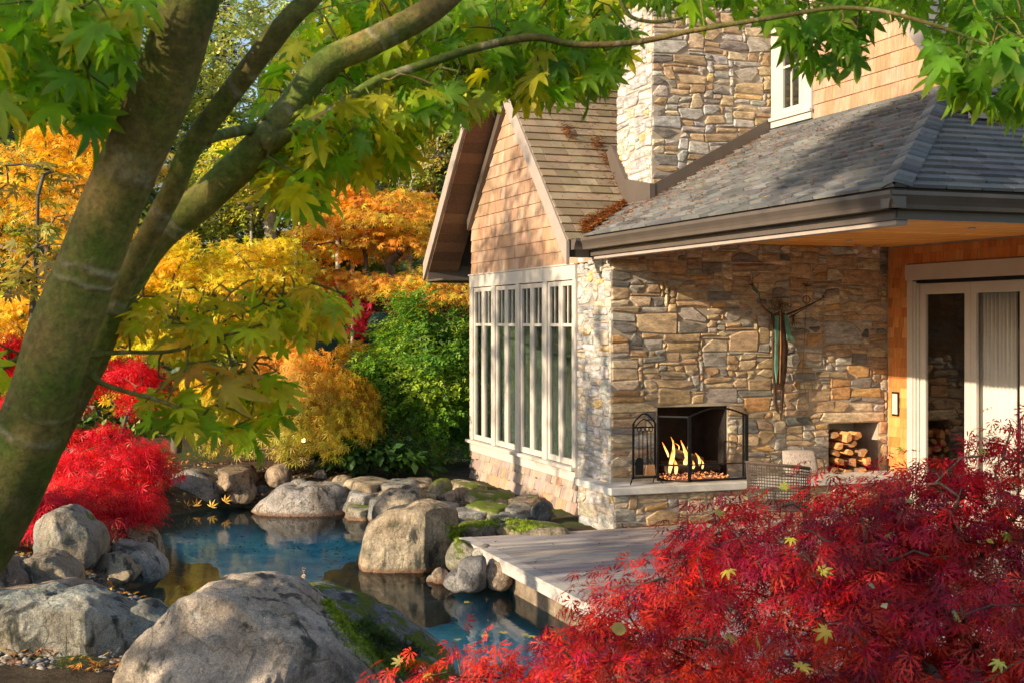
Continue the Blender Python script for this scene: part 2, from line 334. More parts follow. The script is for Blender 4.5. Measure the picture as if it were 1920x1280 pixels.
def vary(c, r, a=.12):
    k = 1 + r.uniform(-a, a); return tuple(min(.9, max(.005, v * k * (1 + r.uniform(-.04, .04)))) for v in c)
STONEP = [((.45, .33, .20), 10), ((.50, .40, .27), 7), ((.44, .26, .11), 3), ((.38, .26, .145), 8), ((.21, .19, .165), 5), ((.12, .118, .112), 2), ((.36, .32, .27), 7), ((.32, .23, .145), 6)]
GREYP = [((.44, .41, .37), 9), ((.36, .345, .325), 6), ((.46, .38, .28), 4), ((.33, .32, .31), 4), ((.50, .34, .16), 1)]
def pick(r, P):
    t = r.uniform(0, sum(w for _, w in P))
    for c, w in P:
        t -= w
        if t <= 0: return c
    return P[0][0]
def stone_field(O, U, V, Nn, W, H, excl, parent, seed, pal, big=1.0, special=()):
    """irregular rubble: O origin, U along, V up, Nn outward"""
    O, U, V, Nn = [np.array(a, float) for a in (O, U, V, Nn)]; r = random.Random(seed)
    cw, ch = .058, .037; nw, nh = max(1, round(W / cw)), max(1, round(H / ch)); cw, ch = W / nw, H / nh
    occ = np.zeros((nh, nw), bool)
    for (x0, y0, x1, y1) in excl:
        occ[max(0, round(y0 / ch)):max(0, round(y1 / ch)), max(0, round(x0 / cw)):max(0, round(x1 / cw))] = True
    rects = []
    for (x0, y0, x1, y1) in special:
        a, b, c, d = round(x0 / cw), round(y0 / ch), round(x1 / cw), round(y1 / ch)
        if not occ[b:d, a:c].any(): occ[b:d, a:c] = True; rects.append((a, b, c - a, d - b))
    for j in range(nh):
        for i in range(nw):
            if occ[j, i]: continue
            t = r.random()
            if t < .12 * big: ww, hh = r.randint(6, 10), r.randint(3, 5)
            elif t < .55: ww, hh = r.randint(4, 8), r.randint(2, 4)
            elif t < .8: ww, hh = r.randint(3, 7), r.choice((1, 2, 2))
            else: ww, hh = r.randint(2, 4), r.randint(2, 3)
            k = 0
            while k < ww and i + k < nw and not occ[j, i + k]: k += 1
            if k - ww == 1 or (k <= ww + 1): ww = k
            hh = min(hh, nh - j)
            if nh - j - hh == 1: hh += 1
            h = 1
            while h < hh and not occ[j + h, i:i + ww].any(): h += 1
            occ[j:j + h, i:i + ww] = True; rects.append((i, j, ww, h))
    def warp(x, y):
        f = min(1, x / .12, (W - x) / .12) ; g = min(1, y / .1, (H - y) / .1); f = max(0, f); g = max(0, g)
        n = noise.noise_vector((x * 2.6, y * 3.6, seed * 1.7)); n2 = noise.noise_vector((x * 8, y * 9, seed * 2.1))
        return x + f * (n.x * .06 + n2.x * .02), y + g * (n.y * .04 + n2.y * .014)
    for (i, j, ww, h) in rects:
        x0, y0, x1, y1 = i * cw, j * ch, (i + ww) * cw, (j + h) * ch; m = min(x1 - x0, y1 - y0); P = []
        for (cx, cy, sx, sy) in ((x0, y0, 1, 1), (x1, y0, -1, 1), (x1, y1, -1, -1), (x0, y1, 1, -1)):
            a = r.uniform(.03, .14) * m; b = r.uniform(.03, .14) * m
            if r.random() < .26: a = min(r.uniform(.4, 1.5) * m, (x1 - x0) * .45); b = r.uniform(.2, .75) * m
            q = [(cx + sx * a, cy), (cx, cy + sy * b)]
            if (sx, sy) in ((1, 1), (-1, -1)): q.reverse()
            P += q
        if x1 - x0 > .3:                      # midpoints let long sides bow
            P.insert(2, ((x0 + x1) / 2, y0)) if False else None
        P = [warp(*p) for p in P]; cx = sum(p[0] for p in P) / len(P); cy = sum(p[1] for p in P) / len(P)
        gap = r.uniform(.003, .008)
        def ins(p, g):
            dx, dy = p[0] - cx, p[1] - cy; hx, hy = (x1 - x0) / 2, (y1 - y0) / 2
            return (cx + dx * max(.2, 1 - g / hx), cy + dy * max(.2, 1 - g / hy))
        d = r.uniform(.007, .021); tilt = (r.uniform(-.06, .06), r.uniform(-.08, .08)); n = len(P)
        A = [ins(p, gap) for p in P]; B = [ins(p, gap + r.uniform(.007, .018)) for p in P]
        z = lambda p, e: e + (p[0] - cx) * tilt[0] + (p[1] - cy) * tilt[1]
        VV = [O + U * p[0] + V * p[1] - Nn * .01 for p in A] + [O + U * p[0] + V * p[1] + Nn * z(p, d - .008) for p in A] + \
             [O + U * p[0] + V * p[1] + Nn * z(p, d + .002) for p in B] + [O + U * cx + V * cy + Nn * (d + r.uniform(.0, .014))]
        FF = [(k, (k + 1) % n, n + (k + 1) % n, n + k) for k in range(n)] + [(n + k, n + (k + 1) % n, 2 * n + (k + 1) % n, 2 * n + k) for k in range(n)] + \
             [(2 * n + k, 2 * n + (k + 1) % n, 3 * n) for k in range(n)]
        piece('stone', VV, FF, vary(pick(r, pal), r), parent, STONE)

fx0 = 7.01 - XW; fx1 = 7.97 - XW
sw = mk('stone_wall', *(lambda b: (b.V, b.F))(MB().box((XW, YS, -.2), (7.01, YS + .35, 3.42)).box((7.97, YS, -.2), (XD, YS + .35, .38)).box((7.97, YS, .38), (9.42, YS + .35, 1.07))
      .box((10.17, YS, .38), (XD, YS + .35, 1.07)).box((7.97, YS, 1.07), (XD, YS + .35, 3.42)).box((7.01, YS, 1.33), (7.97, YS + .35, 3.42)).box((7.01, YS, -.2), (7.97, YS + .35, .40))), MORTAR, house)
stone_field((XW, YS, .50), (1, 0, 0), (0, 0, 1), (0, -1, 0), XD - XW, 2.83, [(fx0, -.1, fx1, .84), (9.42 - XW, -.1, 10.17 - XW, .57)], sw, 4, STONEP,
            special=[(fx0 - .05, .84, fx0 + .42, 1.03), (fx0 + .62, .84, fx1 + .1, 1.04), (9.3 - XW, .57, 10.25 - XW, .72), (.35, 1.7, .9, 1.98), (1.6, 1.5, 2.0, 1.75), (3.0, 1.6, 3.5, 1.85), (3.2, 2.3, 3.8, 2.55)])
stone_field((XW, YS, .0), (1, 0, 0), (0, 0, 1), (0, -1, 0), XD - XW, .46, [], sw, 5, STONEP)
# left return of the wall (faces the pond)
sr = MB().box((XW, YS + .352, -.3), (XW + .4, YN, 3.4)).build('stone_return', MORTAR, house)
stone_field((XW, YN, -.1), (0, -1, 0), (0, 0, 1), (-1, 0, 0), YN - YS, 3.35, [], sr, 8, GREYP, .5)
# chimney
ch = MB().box((XC, YS, 3.45), (XU + .35, YC, 8.2)).build('chimney', MORTAR, house)
stone_field((XC, YS, 3.6), (1, 0, 0), (0, 0, 1), (0, -1, 0), XU - XC, 3.6, [], ch, 11, [(c_, w_) for c_, w_ in STONEP if c_[2] > .12] + GREYP)
stone_field((XC, YC, 3.7), (0, -1, 0), (0, 0, 1), (-1, 0, 0), YC - YS, 3.4, [], ch, 12, GREYP, .8)
# hearth
hx0, hy0 = 6.14, 13.70
hearth = empty('hearth', (8.2, 14.0, 0), 'raised stone hearth with pale slab along the fireplace wall', 'hearth')
MB().box((hx0, hy0, .37), (XD - .02, YS - .055, .455)).box((hx0, YS - .055, .37), (XW - .06, YS + .55, .455)).build('slab', SLAB, hearth, bevel=.008)
hb = MB().box((hx0 + .06, hy0 + .06, -.2), (XD - .03, YS - .06, .368)).box((hx0 + .06, YS - .06, -.2), (XW - .055, YS + .5, .368)).build('base', MORTAR, hearth)
stone_field((hx0 + .06, hy0 + .06, -.02), (1, 0, 0), (0, 0, 1), (0, -1, 0), 4.0, .385, [], hb, 15, STONEP)
PIECES['hstone'] = [p for p in PIECES['stone'] if p[4] == hb]; PIECES['stone'] = [p for p in PIECES['stone'] if p[4] != hb]
stone_field((hx0 + .06, YS + .5, -.1), (0, -1, 0), (0, 0, 1), (-1, 0, 0), YS + .5 - hy0 - .06, .465, [], hb, 16, GREYP)
PIECES['hstone'] += [p for p in PIECES['stone'] if p[4] == hb]; PIECES['stone'] = [p for p in PIECES['stone'] if p[4] != hb]
flush('hstone', 'stone', 'small_stones', 200)
flush('stone', 'stone', 'small_stones', 300)
# firebox and wood niche: real recesses
MB().box((7.01, YS + .352, .40), (7.97, YS + .62, .455)).box((6.96, YS + .352, .40), (7.01, YS + .66, 1.4)).box((7.97, YS + .352, .4), (8.02, YS + .66, 1.4)).box((6.96, YS + .62, .4), (8.02, YS + .68, 1.45)).box((6.96, YS + .352, 1.33), (8.02, YS + .62, 1.42)).box((7.012, YS + .02, .456), (7.024, YS + .6, 1.329)).box((7.956, YS + .02, .456), (7.968, YS + .6, 1.329)).box((7.012, YS + .02, 1.318), (7.968, YS + .6, 1.3295)).build('firebox', SOOT, house)
MB().box((9.42, YS, .34), (10.17, YS + .55, .379)).box((9.36, YS + .352, .34), (9.42, YS + .6, 1.1)).box((10.17, YS + .352, .34), (10.23, YS + .6, 1.1)).box((9.36, YS + .55, .34), (10.23, YS + .6, 1.1)).box((9.42, YS + .352, 1.07), (10.17, YS + .55, 1.12)).build('log_niche', MORTAR, house)

# -------- shingle cladding
def clip(P, poly):                       # convex clip, 2d
    n = len(poly); ar = sum(poly[i][0] * poly[(i + 1) % n][1] - poly[(i + 1) % n][0] * poly[i][1] for i in range(n)); sg = 1 if ar > 0 else -1
    for i in range(n):
        a, b = poly[i], poly[(i + 1) % n]; out = []
        sd = lambda p: sg * ((b[0] - a[0]) * (p[1] - a[1]) - (b[1] - a[1]) * (p[0] - a[0]))
        for k in range(len(P)):
            p, q = P[k], P[(k + 1) % len(P)]; s, t = sd(p), sd(q)
            if s >= 0: out.append(p)
            if (s >= 0) != (t >= 0): f = s / (s - t); out.append((p[0] + (q[0] - p[0]) * f, p[1] + (q[1] - p[1]) * f))
        P = out
        if len(P) < 3: return None
    return P
def clad(kind, O, U, V, Nn, poly, expo, wr, th, pal, parent, mat, seed, jit=.004, gap=.003, ragged=0.0):
    O, U, V, Nn = [np.array(a, float) for a in (O, U, V, Nn)]; r = random.Random(seed)
    x0, x1 = min(p[0] for p in poly), max(p[0] for p in poly); y0, y1 = min(p[1] for p in poly), max(p[1] for p in poly)
    y = y0; row = 0
    while y < y1 - 1e-6:
        x = x0 - r.uniform(0, wr[1])
        while x < x1:
            wd = r.uniform(*wr); j = r.uniform(-1, 1) * jit - ragged * r.random()
            Q = clip([(x + gap / 2, y + j), (x + wd - gap / 2, y + j + r.uniform(-1, 1) * jit * .4), (x + wd - gap / 2, y + expo + .012), (x + gap / 2, y + expo + .012)], poly)
            x += wd
            if not Q: continue
            n = len(Q); t = th * r.uniform(.85, 1.2)
            hgt = [t * (1 - .93 * min(1, max(0, (q[1] - y) / (expo + .012)))) + .001 for q in Q]
            VV = [O + U * q[0] + V * q[1] for q in Q] + [O + U * q[0] + V * q[1] + Nn * h for q, h in zip(Q, hgt)]
            piece(kind, VV, [tuple(range(n, 2 * n))] + [(i, (i + 1) % n, n + (i + 1) % n, n + i) for i in range(n)], vary(pick(r, pal), r, .07 if mat is CEDAR else .13), parent, mat)
        y += expo; row += 1
WOODP = [((.36, .225, .14), 6), ((.39, .25, .165), 6), ((.34, .20, .115), 3), ((.41, .29, .21), 2)]
GREYWOOD = [((.36, .28, .22), 5), ((.30, .25, .22), 4), ((.40, .25, .15), 2), ((.26, .20, .17), 2)]
FRESHP = [((.52, .19, .05), 5), ((.57, .23, .065), 4), ((.44, .15, .04), 3), ((.60, .27, .09), 2)]
# window wall: gable triangle above, skirt below.  plane coordinates: u = YF - y (towards camera), v = z
RZ = lambda y: 3.35 + (min(y, 35.10 - y) - 14.44)          # outer surface of the 45 degree gable roof
gw = MB().prism([(XW, YF, 3.0), (XW, 14.5, 3.0), (XW, 14.5, 3.2), (XW, 17.55, 6.26), (XW, YF, 4.14)], (.12, 0, 0)).build('gable_wall', MORTAR, house)
poly = [(0, 3.10), (YF - 14.62, 3.10), (YF - 14.62, 3.32), (YF - 17.55, 6.25), (0, 4.15)]
clad('wall', (XW, YF, 0), (0, -1, 0), (0, 0, 1), (-1, 0, 0), poly, .178, (.10, .26), .017, WOODP, gw, CEDAR, 21, .001, .0009)
sk = MB().box((XW, YN, -.5), (XW + .12, YF, .42)).build('skirt_wall', MORTAR, house)
clad('wall', (XW, YF, 0), (0, -1, 0), (0, 0, 1), (-1, 0, 0), [(0, -.42), (YF - YN, -.42), (YF - YN, .34), (0, .34)], .165, (.13, .26), .045, GREYWOOD, sk, CEDAR, 22, .010)
MB().box((XW + .002, YF - .12, -.4), (12, YF, 5)).build('rear_wall', CEDAR, house)
# upper wall above the porch roof
UY0, UY1 = 10.86, YS
uw = MB().box((XU, UY0, 4.3), (XU + .15, UY1 + 1.5, 9)).box((XU + .15, UY0, 4.3), (14, UY0 + .15, 6)).build('upper_wall', MORTAR, house)
clad('wall', (XU, UY1, 0), (0, -1, 0), (0, 0, 1), (-1, 0, 0), [(.98, 4.75), (UY1 - UY0, 4.75), (UY1 - UY0, 5.2), (2.0, 6.6), (.98, 6.6)], .165, (.12, .3), .016, WOODP, uw, CEDAR, 23, .001, .0009)
# door wall
DY0, DY1 = 9.6, 13.83                    # door trim runs DY1 (far) towards the camera
dw = MB().box((XD, DY1, -.05), (XD + .15, YS + .352, 3.42)).box((XD, 9.0, 3.0), (XD + .15, DY1, 3.42)).build('door_wall', MORTAR, house)
clad('door', (XD, YS, 0), (0, -1, 0), (0, 0, 1), (-1, 0, 0), [(0.03, .0), (YS - DY1, .0), (YS - DY1, 3.30), (.03, 3.30)], .127, (.10, .20), .012, FRESHP, dw, CEDARIN, 24, .001, .002)
clad('door', (XD, YS, 0), (0, -1, 0), (0, 0, 1), (-1, 0, 0), [(YS - DY1, 3.09), (5.2, 3.09), (5.2, 3.30), (YS - DY1, 3.30)], .127, (.10, .20), .012, FRESHP, dw, CEDARIN, 25, .001, .002)
flush('door', 'wall_shingle', 'wall_shingles', 150)
flush('wall', 'wall_shingle', 'wall_shingles', 300)

# -------- roofs
s45 = math.sqrt(.5); PM = .549; pn = math.sqrt(1 + PM * PM)
gr = MB().prism([(5.93, 14.46, 3.13), (5.93, 17.55, 6.22), (5.93, 17.55, 6.42), (5.93, 14.46, 3.33)], (4.5, 0, 0)).prism([(5.93, 17.55, 6.22), (5.93, 20.64, 3.13), (5.93, 20.64, 3.33), (5.93, 17.55, 6.42)], (4.5, 0, 0)).build('gable_roof', M('roof_deck', (.05, .04, .035), .9), house)
ROOFB = [((.25, .19, .115), 5), ((.29, .22, .14), 4), ((.20, .15, .09), 3)]
ROOFG = [((.145, .145, .14), 5), ((.185, .18, .168), 4), ((.11, .112, .112), 3)]
clad('roof', (5.90, 14.42, 3.325), (1, 0, 0), (0, s45, s45), (0, -s45, s45), [(0, 0), (.25, 0), (3.2, 2.3), (3.2, 4.45), (0, 4.45)], .150, (.17, .42), .022, ROOFB, gr, ASPH, 31, .003, .006)
sl_ = 2.50 * pn
pr = MB().prism([(6.15, 8.42, 3.30), (6.15, 14.6, 3.30), (XU, 16.1, 3.30 + 2.43 * PM), (XU, 10.85, 3.30 + 2.43 * PM)], (0, 0, .085)).prism([(6.15, 8.42, 3.30), (XU, 10.85, 4.634), (14, 10.85, 4.634), (14, 8.42, 3.30)], (0, 0, .085)).build('porch_roof', bpy.data.materials['roof_deck'], house)
f1 = lambda X, Y: ((14.7 - Y), (X - 6.12) * pn)
clad('roof', (6.12, 14.7, 3.385), (0, -1, 0), (1 / pn, 0, PM / pn), (-PM / pn, 0, 1 / pn), [f1(6.12, 8.39), f1(XU, 10.85), f1(XU, 15.6), f1(6.94, 14.97), f1(6.12, 14.52)], .145, (.16, .40), .028, ROOFG, pr, ASPH, 32, .004, .008)
clad('front', (6.12, 8.39, 3.385), (1, 0, 0), (0, 1 / pn, PM / pn), (0, -PM / pn, 1 / pn), [(0, 0), (5.5, 0), (5.5, 2.45 * pn), (2.46, 2.45 * pn)], .145, (.28, .36), .026, ROOFG, pr, ASPH, 33, .001, .014)
flush('front', 'roof_shingle', 'roof_shingles', 150)
flush('roof', 'roof_shingle', 'roof_shingles', 300)
hd = np.array([1, 1, PM]); hd /= np.linalg.norm(hd)            # hip caps
for k in range(24):
    p = np.array([6.10, 8.37, 3.40]) + hd * (k * .155); q = p + hd * .20
    sL = np.array([-.12, .12, -.045]); sR = np.array([.12, -.12, -.045]); up = np.array([0, 0, .028])
    sL = np.array([0, .16, -.0]) ; sR = np.array([.16, 0, 0])
    e = lambda c, s, h: c + s + np.array([0, 0, h])
    V = [e(p, np.array([-.0, .17, .0]), .020), e(p, 0 * up, .052), e(p, np.array([.17, 0, 0]), .020), e(q, np.array([0, .17, 0]), -.002), e(q, 0 * up, .03), e(q, np.array([.17, 0, 0]), -.002)]
    V += [v - np.array([0, 0, .03]) for v in V]
    mk('hip_cap', V, [(0, 3, 4, 1), (1, 4, 5, 2), (0, 1, 7, 6), (1, 2, 8, 7), (6, 9, 3, 0), (2, 5, 11, 8)], ASPH, pr, col=[vary(ROOFG[k % 3][0], R0)] * 12)
# gable overhang: barge boards, soffit boards, beams
def barge(y0, z0, y1, z1, x, name='barge_board', mat=BROWN, h=.20, t=.045):
    return MB().prism([(x, y0, z0), (x, y1, z1), (x, y1, z1 - h * 1.414), (x, y0, z0 - h * 1.414)], (t, 0, 0)).build(name, mat, house, bevel=.004)
LTBROWN = M('sunlit_barge_paint', (.33, .27, .23), .5, .1, 4, bs=.1, bd=.001, fine=.06)  # lighter brown paint for barge boards, eave trim and upper fascia
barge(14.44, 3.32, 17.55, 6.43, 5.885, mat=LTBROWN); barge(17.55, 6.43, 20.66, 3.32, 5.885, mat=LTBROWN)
MB().prism([(5.93, 17.55, 6.46), (5.93, 20.72, 3.29), (5.93, 20.72, 3.34), (5.93, 17.55, 6.51)], (4.5, 0, 0)).build('rear_roof_slope', ASPH, house)
FS = [((.17, .09, .05), 3), ((.13, .07, .04), 3), ((.20, .11, .06), 2)]
for k in range(22):                       # boards of the rear soffit, seen from below
    s = k * .2; y = 17.5 + s * s45; z = 6.17 - s * s45
    if y > 20.6: break
    MB().prism([(5.935, y, z), (5.935, y + .192 * s45, z - .192 * s45), (5.935, y + .192 * s45, z - .192 * s45 + .03), (5.935, y, z + .03)], (.5, 0, 0), vary(pick(R0, FS), R0)).build('soffit_board', CEDARIN, gr)
MB().box((5.93, 20.50, 3.0), (XW + .3, 20.56, 3.3)).box((5.93, 19.66, 3.02), (XW + .2, 20.5, 3.05)).build('eave_box', BROWN, house)
MB().prism([(6.32, 17.5, 6.12), (6.32, YF, 3.97), (6.32, YF, 3.80), (6.32, 17.5, 5.95)], (.078, 0, 0)).build('frieze_board', BROWN, house, bevel=.004)
# upper gable, top right of the picture
ur = MB().prism([(8.05, 9.86, 4.28), (8.05, 13.6, 8.02), (8.05, 13.6, 8.2), (8.05, 9.86, 4.46)], (6, 0, 0)).build('upper_roof', bpy.data.materials['roof_deck'], house)
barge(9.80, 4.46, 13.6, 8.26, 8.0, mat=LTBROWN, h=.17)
clad('up', (8.0, 9.84, 4.462), (1, 0, 0), (0, s45, s45), (0, -s45, s45), [(0, 0), (4, 0), (4, 3.6), (0, 3.6)], .150, (.20, .42), .022, ROOFG, ur, ASPH, 41, .003, .006)
flush('up', 'roof_shingle', 'roof_shingles', 120)
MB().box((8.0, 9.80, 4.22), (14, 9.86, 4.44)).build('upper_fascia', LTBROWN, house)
# porch eave: profiled gutter, fascia, soffit boards
prof = [(0, 0), (0, .135), (-.012, .135), (-.02, .12), (-.125, .12), (-.135, .13), (-.15, .13), (-.15, .10), (-.12, .06), (-.105, .03), (-.10, 0)]
gx = 6.14; gz = 3.215
def gutter(P0, P1, out, name='gutter', mat=BROWN):
    P0 = np.array(P0, float); P1 = np.array(P1, float); out = np.array(out, float)
    q = [P0 + out * -a + np.array([0, 0, b]) for a, b in prof]
    return MB().prism(q, P1 - P0).build(name, mat, house)
gutter((gx, 8.27, gz), (gx, 14.36, gz), (-1, 0, 0))
gutter((gx - .13, 8.41, gz), (14, 8.41, gz), (0, -1, 0))
gutter((5.93, 14.40, gz + .0), (6.24, 14.40, gz + .0), (0, -1, 0))
MB().box((gx + .001, 8.42, 3.14), (gx + .025, 14.3, 3.34)).box((gx + .026, 8.412, 3.14), (14, 8.436, 3.34)).build('fascia', BROWN, house)
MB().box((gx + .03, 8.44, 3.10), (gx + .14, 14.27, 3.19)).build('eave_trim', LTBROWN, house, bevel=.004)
sb = MB().box((6.2, 8.5, 3.345), (14, 14.6, 3.36)).build('porch_ceiling', MORTAR, house)
CE = [((.84, .36, .07), 4), ((.86, .42, .10), 3), ((.76, .28, .05), 3)]
y = 8.45; k = 0
while y < YS - .01:
    y2 = min(y + .095, YS - .002)
    mk('ceiling_board', *(lambda b: (b.V, b.F))(MB().box((gx + .142, y + .002, 3.325), (XD - .002, y2 - .002, 3.343))), SOFFITW, sb, col=[vary(pick(R0, CE), R0, .1)] * 8); y = y2
for (px_, py_, rr) in ((1462, 449, .10), (1668, 424, .10), (1592, 451, .05), (1822, 428, .04)):    # round speakers and downlights in the ceiling
    p = onz(px_, py_, 3.32) if py_ > 605 else at(px_, py_, (EYE - 3.32) * F / (py_ - 605))
    bb = MB().tube([(p[0], p[1], 3.322), (p[0], p[1], 3.312)], rr, 24); bb.build('ceiling_light', TRIM, house, smooth=False)
for px_ in (1343, 1608, 1643):
    p = at(px_, 460, (EYE - 3.24) * F / (462 - 605)) if False else ony(px_, 13.95)
    MB().tube([(p[0], p[1], 3.322), (p[0], p[1], 3.28), (p[0] - .06, p[1] - .05, 3.235)], [.045, .05, .03], 12).build('spotlight', TRIM, house)
# chimney flashing
FL = BROWN
zc = lambda X: 3.385 + (X - 6.12) * PM
MB().prism([(XC - .03, YS - .062, zc(XC) - .1), (XU, YS - .062, zc(XU) - .1), (XU, YS - .062, zc(XU) + .17), (XC - .03, YS - .062, zc(XC) + .17)], (0, .07, 0)).build('flashing', FL, house)
MB().prism([(XC - .064, YS - .07, 3.7), (XC - .064, 15.0, 3.7), (XC - .064, 15.5, 4.55), (XC - .064, 15.34, 4.62), (XC - .064, 14.93, 4.15), (XC - .064, YS - .07, 4.02)], (.07, 0, 0)).build('flashing', FL, house)
# upper wall trim + small window
def window(name, X, ya, yb, za, zb, parent, fw=.05, muntV=1, bars=()):
    """sash in a plane facing -X; ya far, yb near"""
    f = MB()
    f.box((X - .025, yb, za), (X + .02, yb + fw, zb)).box((X - .025, ya - fw, za), (X + .02, ya, zb))
    f.box((X - .025, yb + fw, zb - fw), (X + .02, ya - fw, zb)).box((X - .025, yb + fw, za), (X + .02, ya - fw, za + fw * 1.2))
    root = f.build(name, TRIM, parent, bevel=.003); g = (X + .0)
    MB().box((g, yb + fw * .9, za + fw * .9), (g + .006, ya - fw * .9, zb - fw * .9)).build('pane', GLASS, root)
    for (b0, b1, c0, c1) in bars: MB().box((X - .016, b0, c0), (X - .001, b1, c1)).build('muntin', TRIM, root)
    return root
wz0, wz1 = 4.86, 6.5; wy0, wy1 = 13.49, 13.97
MB().box((XU - .05, 13.30, 4.76), (XU - .002, 14.20, 4.86)).box((XU - .045, 13.30, 4.86), (XU - .002, wy0, 6.6)).box((XU - .045, wy1, 4.86), (XU - .002, 14.2, 6.6)).build('window_casing', TRIM, house, bevel=.004)
MB().box((XU - .08, 13.28, 4.84), (XU - .046, 14.2, 4.88)).build('window_sill', TRIM, house)
window('upper_window', XU - .03, wy1, wy0, wz0 + .03, 6.55, house, .06, bars=[(13.72, 13.745, wz0 + .1, 6.5), (wy0 + .05, wy1 - .05, 5.45, 5.475)])
MB().box((XU - .022, 13.475, 4.88), (XU - .004, 13.985, 6.6)).build('dark_room', DARK, house)  # dark sheet close behind the pane, its colour standing for an unlit room
# big window wall: four pairs of casements with transoms
MB().box((XW - .045, YN + .002, 2.90), (XW, YF, 3.09)).box((XW - .06, YN + .002, 3.085), (XW, YF + .02, 3.105)).build('window_head', TRIM, house, bevel=.003)
MB().box((XW - .045, YN + .002, .34), (XW, YF + .01, .475)).box((XW - .10, YN + .002, .475), (XW, YF + .05, .52)).build('window_sill', TRIM, house, bevel=.004)
L = YF - YN; pw = .155; uwid = (L - pw * 4 - .10) / 4; y = YF
for k in range(5):
    pwk = pw if k < 4 else .10
    if k < 5: MB().box((XW - .04, y - pwk, .52), (XW + .06, y, 2.90)).build('window_post', TRIM, house, bevel=.003)
    y -= pwk
    if k == 4: break
    half = uwid / 2
    for hh in (0, 1):
        a = y - hh * half - .004; b = y - (hh + 1) * half + .004; c = (a + b) / 2
        window('casement', XW + .005, a, b, .53, 2.89, house, .065, bars=[(c - .011, c + .011, 2.34, 2.83), (b + .06, a - .06, 2.30, 2.34)])
    y -= uwid
# room behind the windows (floor, back wall) so the glass looks into a dim space
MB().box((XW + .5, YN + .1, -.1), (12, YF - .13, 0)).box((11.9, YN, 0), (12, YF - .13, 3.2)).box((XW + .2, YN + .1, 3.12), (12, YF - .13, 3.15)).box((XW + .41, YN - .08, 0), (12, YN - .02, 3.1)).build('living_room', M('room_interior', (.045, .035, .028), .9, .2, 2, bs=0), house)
# -------- sliding glass doors
door = empty('glass_doors', (XD, 12.2, 0), 'tan framed sliding glass doors in the cedar wall beside the fireplace', 'door')
house_parts = door
MB().box((XD - .04, 9.2, 2.88), (XD - .002, DY1 + .03, 3.075)).build('head_casing', TRIM, door, bevel=.003)
MB().box((XD - .035, DY1 - .11, 0), (XD - .002, DY1, 2.88)).box((XD - .02, DY1 - .15, 0), (XD + .03, DY1 - .112, 2.86)).box((XD + .0, DY1 - .19, 0), (XD + .06, DY1 - .152, 2.84)).build('side_casing', TRIM, door, bevel=.003)
MB().box((XD - .0, 9.2, 2.84), (XD + .06, DY1 - .15, 2.878)).build('head_track', BLACK, door)
y = DY1 - .195
for k in range(4):
    yb = y - .93; fw = .10
    f = MB(); X = XD + (.02 if k % 2 == 0 else .021)
    f.box((X, yb, .02), (X + .045, yb + fw, 2.835)).box((X, y - fw, .02), (X + .045, y, 2.835)).box((X, yb + fw, 2.70), (X + .045, y - fw, 2.835)).box((X, yb + fw, .02), (X + .045, y - fw, .22))
    rt = f.build('door_leaf', TRIM, door, bevel=.004)
    MB().box((X + .02, yb + fw - .01, .21), (X + .027, y - fw + .01, 2.71)).build('pane', DGLASS, rt)
    if k >= 1: MB().tube([(X - .012, yb + .045, 1.0), (X - .04, yb + .045, 1.03), (X - .04, yb + .045, 1.27), (X - .012, yb + .045, 1.30)], .009, 8).build('handle', BLACK, rt)
    y = yb - .004
CURT = M('pale_curtain', (.68, .64, .60), .9, .08, 4, (3, 3, .2), bs=.1, fine=.05)
def curtain(y0, y1, x, n):
    V = []; Fc = []
    for i in range(n * 4 + 1):
        t = i / (n * 4); yy = y0 + (y1 - y0) * t; xx = x + .03 * math.sin(i * math.pi / 2 + .4 * math.sin(i))
        V += [(xx, yy, .03), (xx * 1 + 0, yy, 2.75)]
    Fc = [(2 * i, 2 * i + 2, 2 * i + 3, 2 * i + 1) for i in range(n * 4)]
    o = mk('curtain', V, Fc, CURT, door, smooth=True); s = o.modifiers.new('thick', 'SOLIDIFY'); s.thickness = .004
curtain(12.78, 12.05, XD + .15, 11); curtain(11.9, 10.6, XD + .22, 18)
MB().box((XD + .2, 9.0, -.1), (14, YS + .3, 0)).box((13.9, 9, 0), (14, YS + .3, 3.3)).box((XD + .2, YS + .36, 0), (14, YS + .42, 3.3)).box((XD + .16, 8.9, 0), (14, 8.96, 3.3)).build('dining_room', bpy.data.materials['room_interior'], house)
# switch panel
pnl = MB().box((XD - .028, 14.01, 1.16), (XD - .014, 14.155, 1.47)).build('switch_panel', BLACK, house, bevel=.004)
MB().box((XD - .033, 14.03, 1.185), (XD - .0285, 14.135, 1.445)).build('cover', TRIM, pnl)
# pine needles lying in the valley and on the shingles
def litter(name, P, size, pal, seed, mat=LITTER, parent=None, thin=.12, label=None):
    rr = np.random.RandomState(seed); n = len(P); a = rr.rand(n) * 6.28; s = size * (.5 + rr.rand(n)); tl = (rr.rand(n) - .5) * .8
    d = np.stack([np.cos(a), np.sin(a), tl], 1) * s[:, None]; q = np.stack([-np.sin(a), np.cos(a), (rr.rand(n) - .5)], 1) * (s * thin)[:, None]
    V = np.stack([P - q, P + d, P + q], 1).reshape(-1, 3); Fc = np.arange(3 * n).reshape(-1, 3)
    c = np.array([pal[i] for i in rr.randint(len(pal), size=n)]) * (.7 + .6 * rr.rand(n, 1)); o = mk(name, V, Fc, mat, parent, col=np.repeat(c, 3, 0), kind='stuff')
    if label: tag(o, label, None)
    return o
NP = [(.45, .17, .04), (.38, .13, .03), (.50, .24, .07), (.24, .10, .04)]
rr = np.random.RandomState(5)
def onroof(X, Y): return np.maximum(3.385 + (X - 6.12) * PM, 3.35 + (Y - 14.44)) + .03
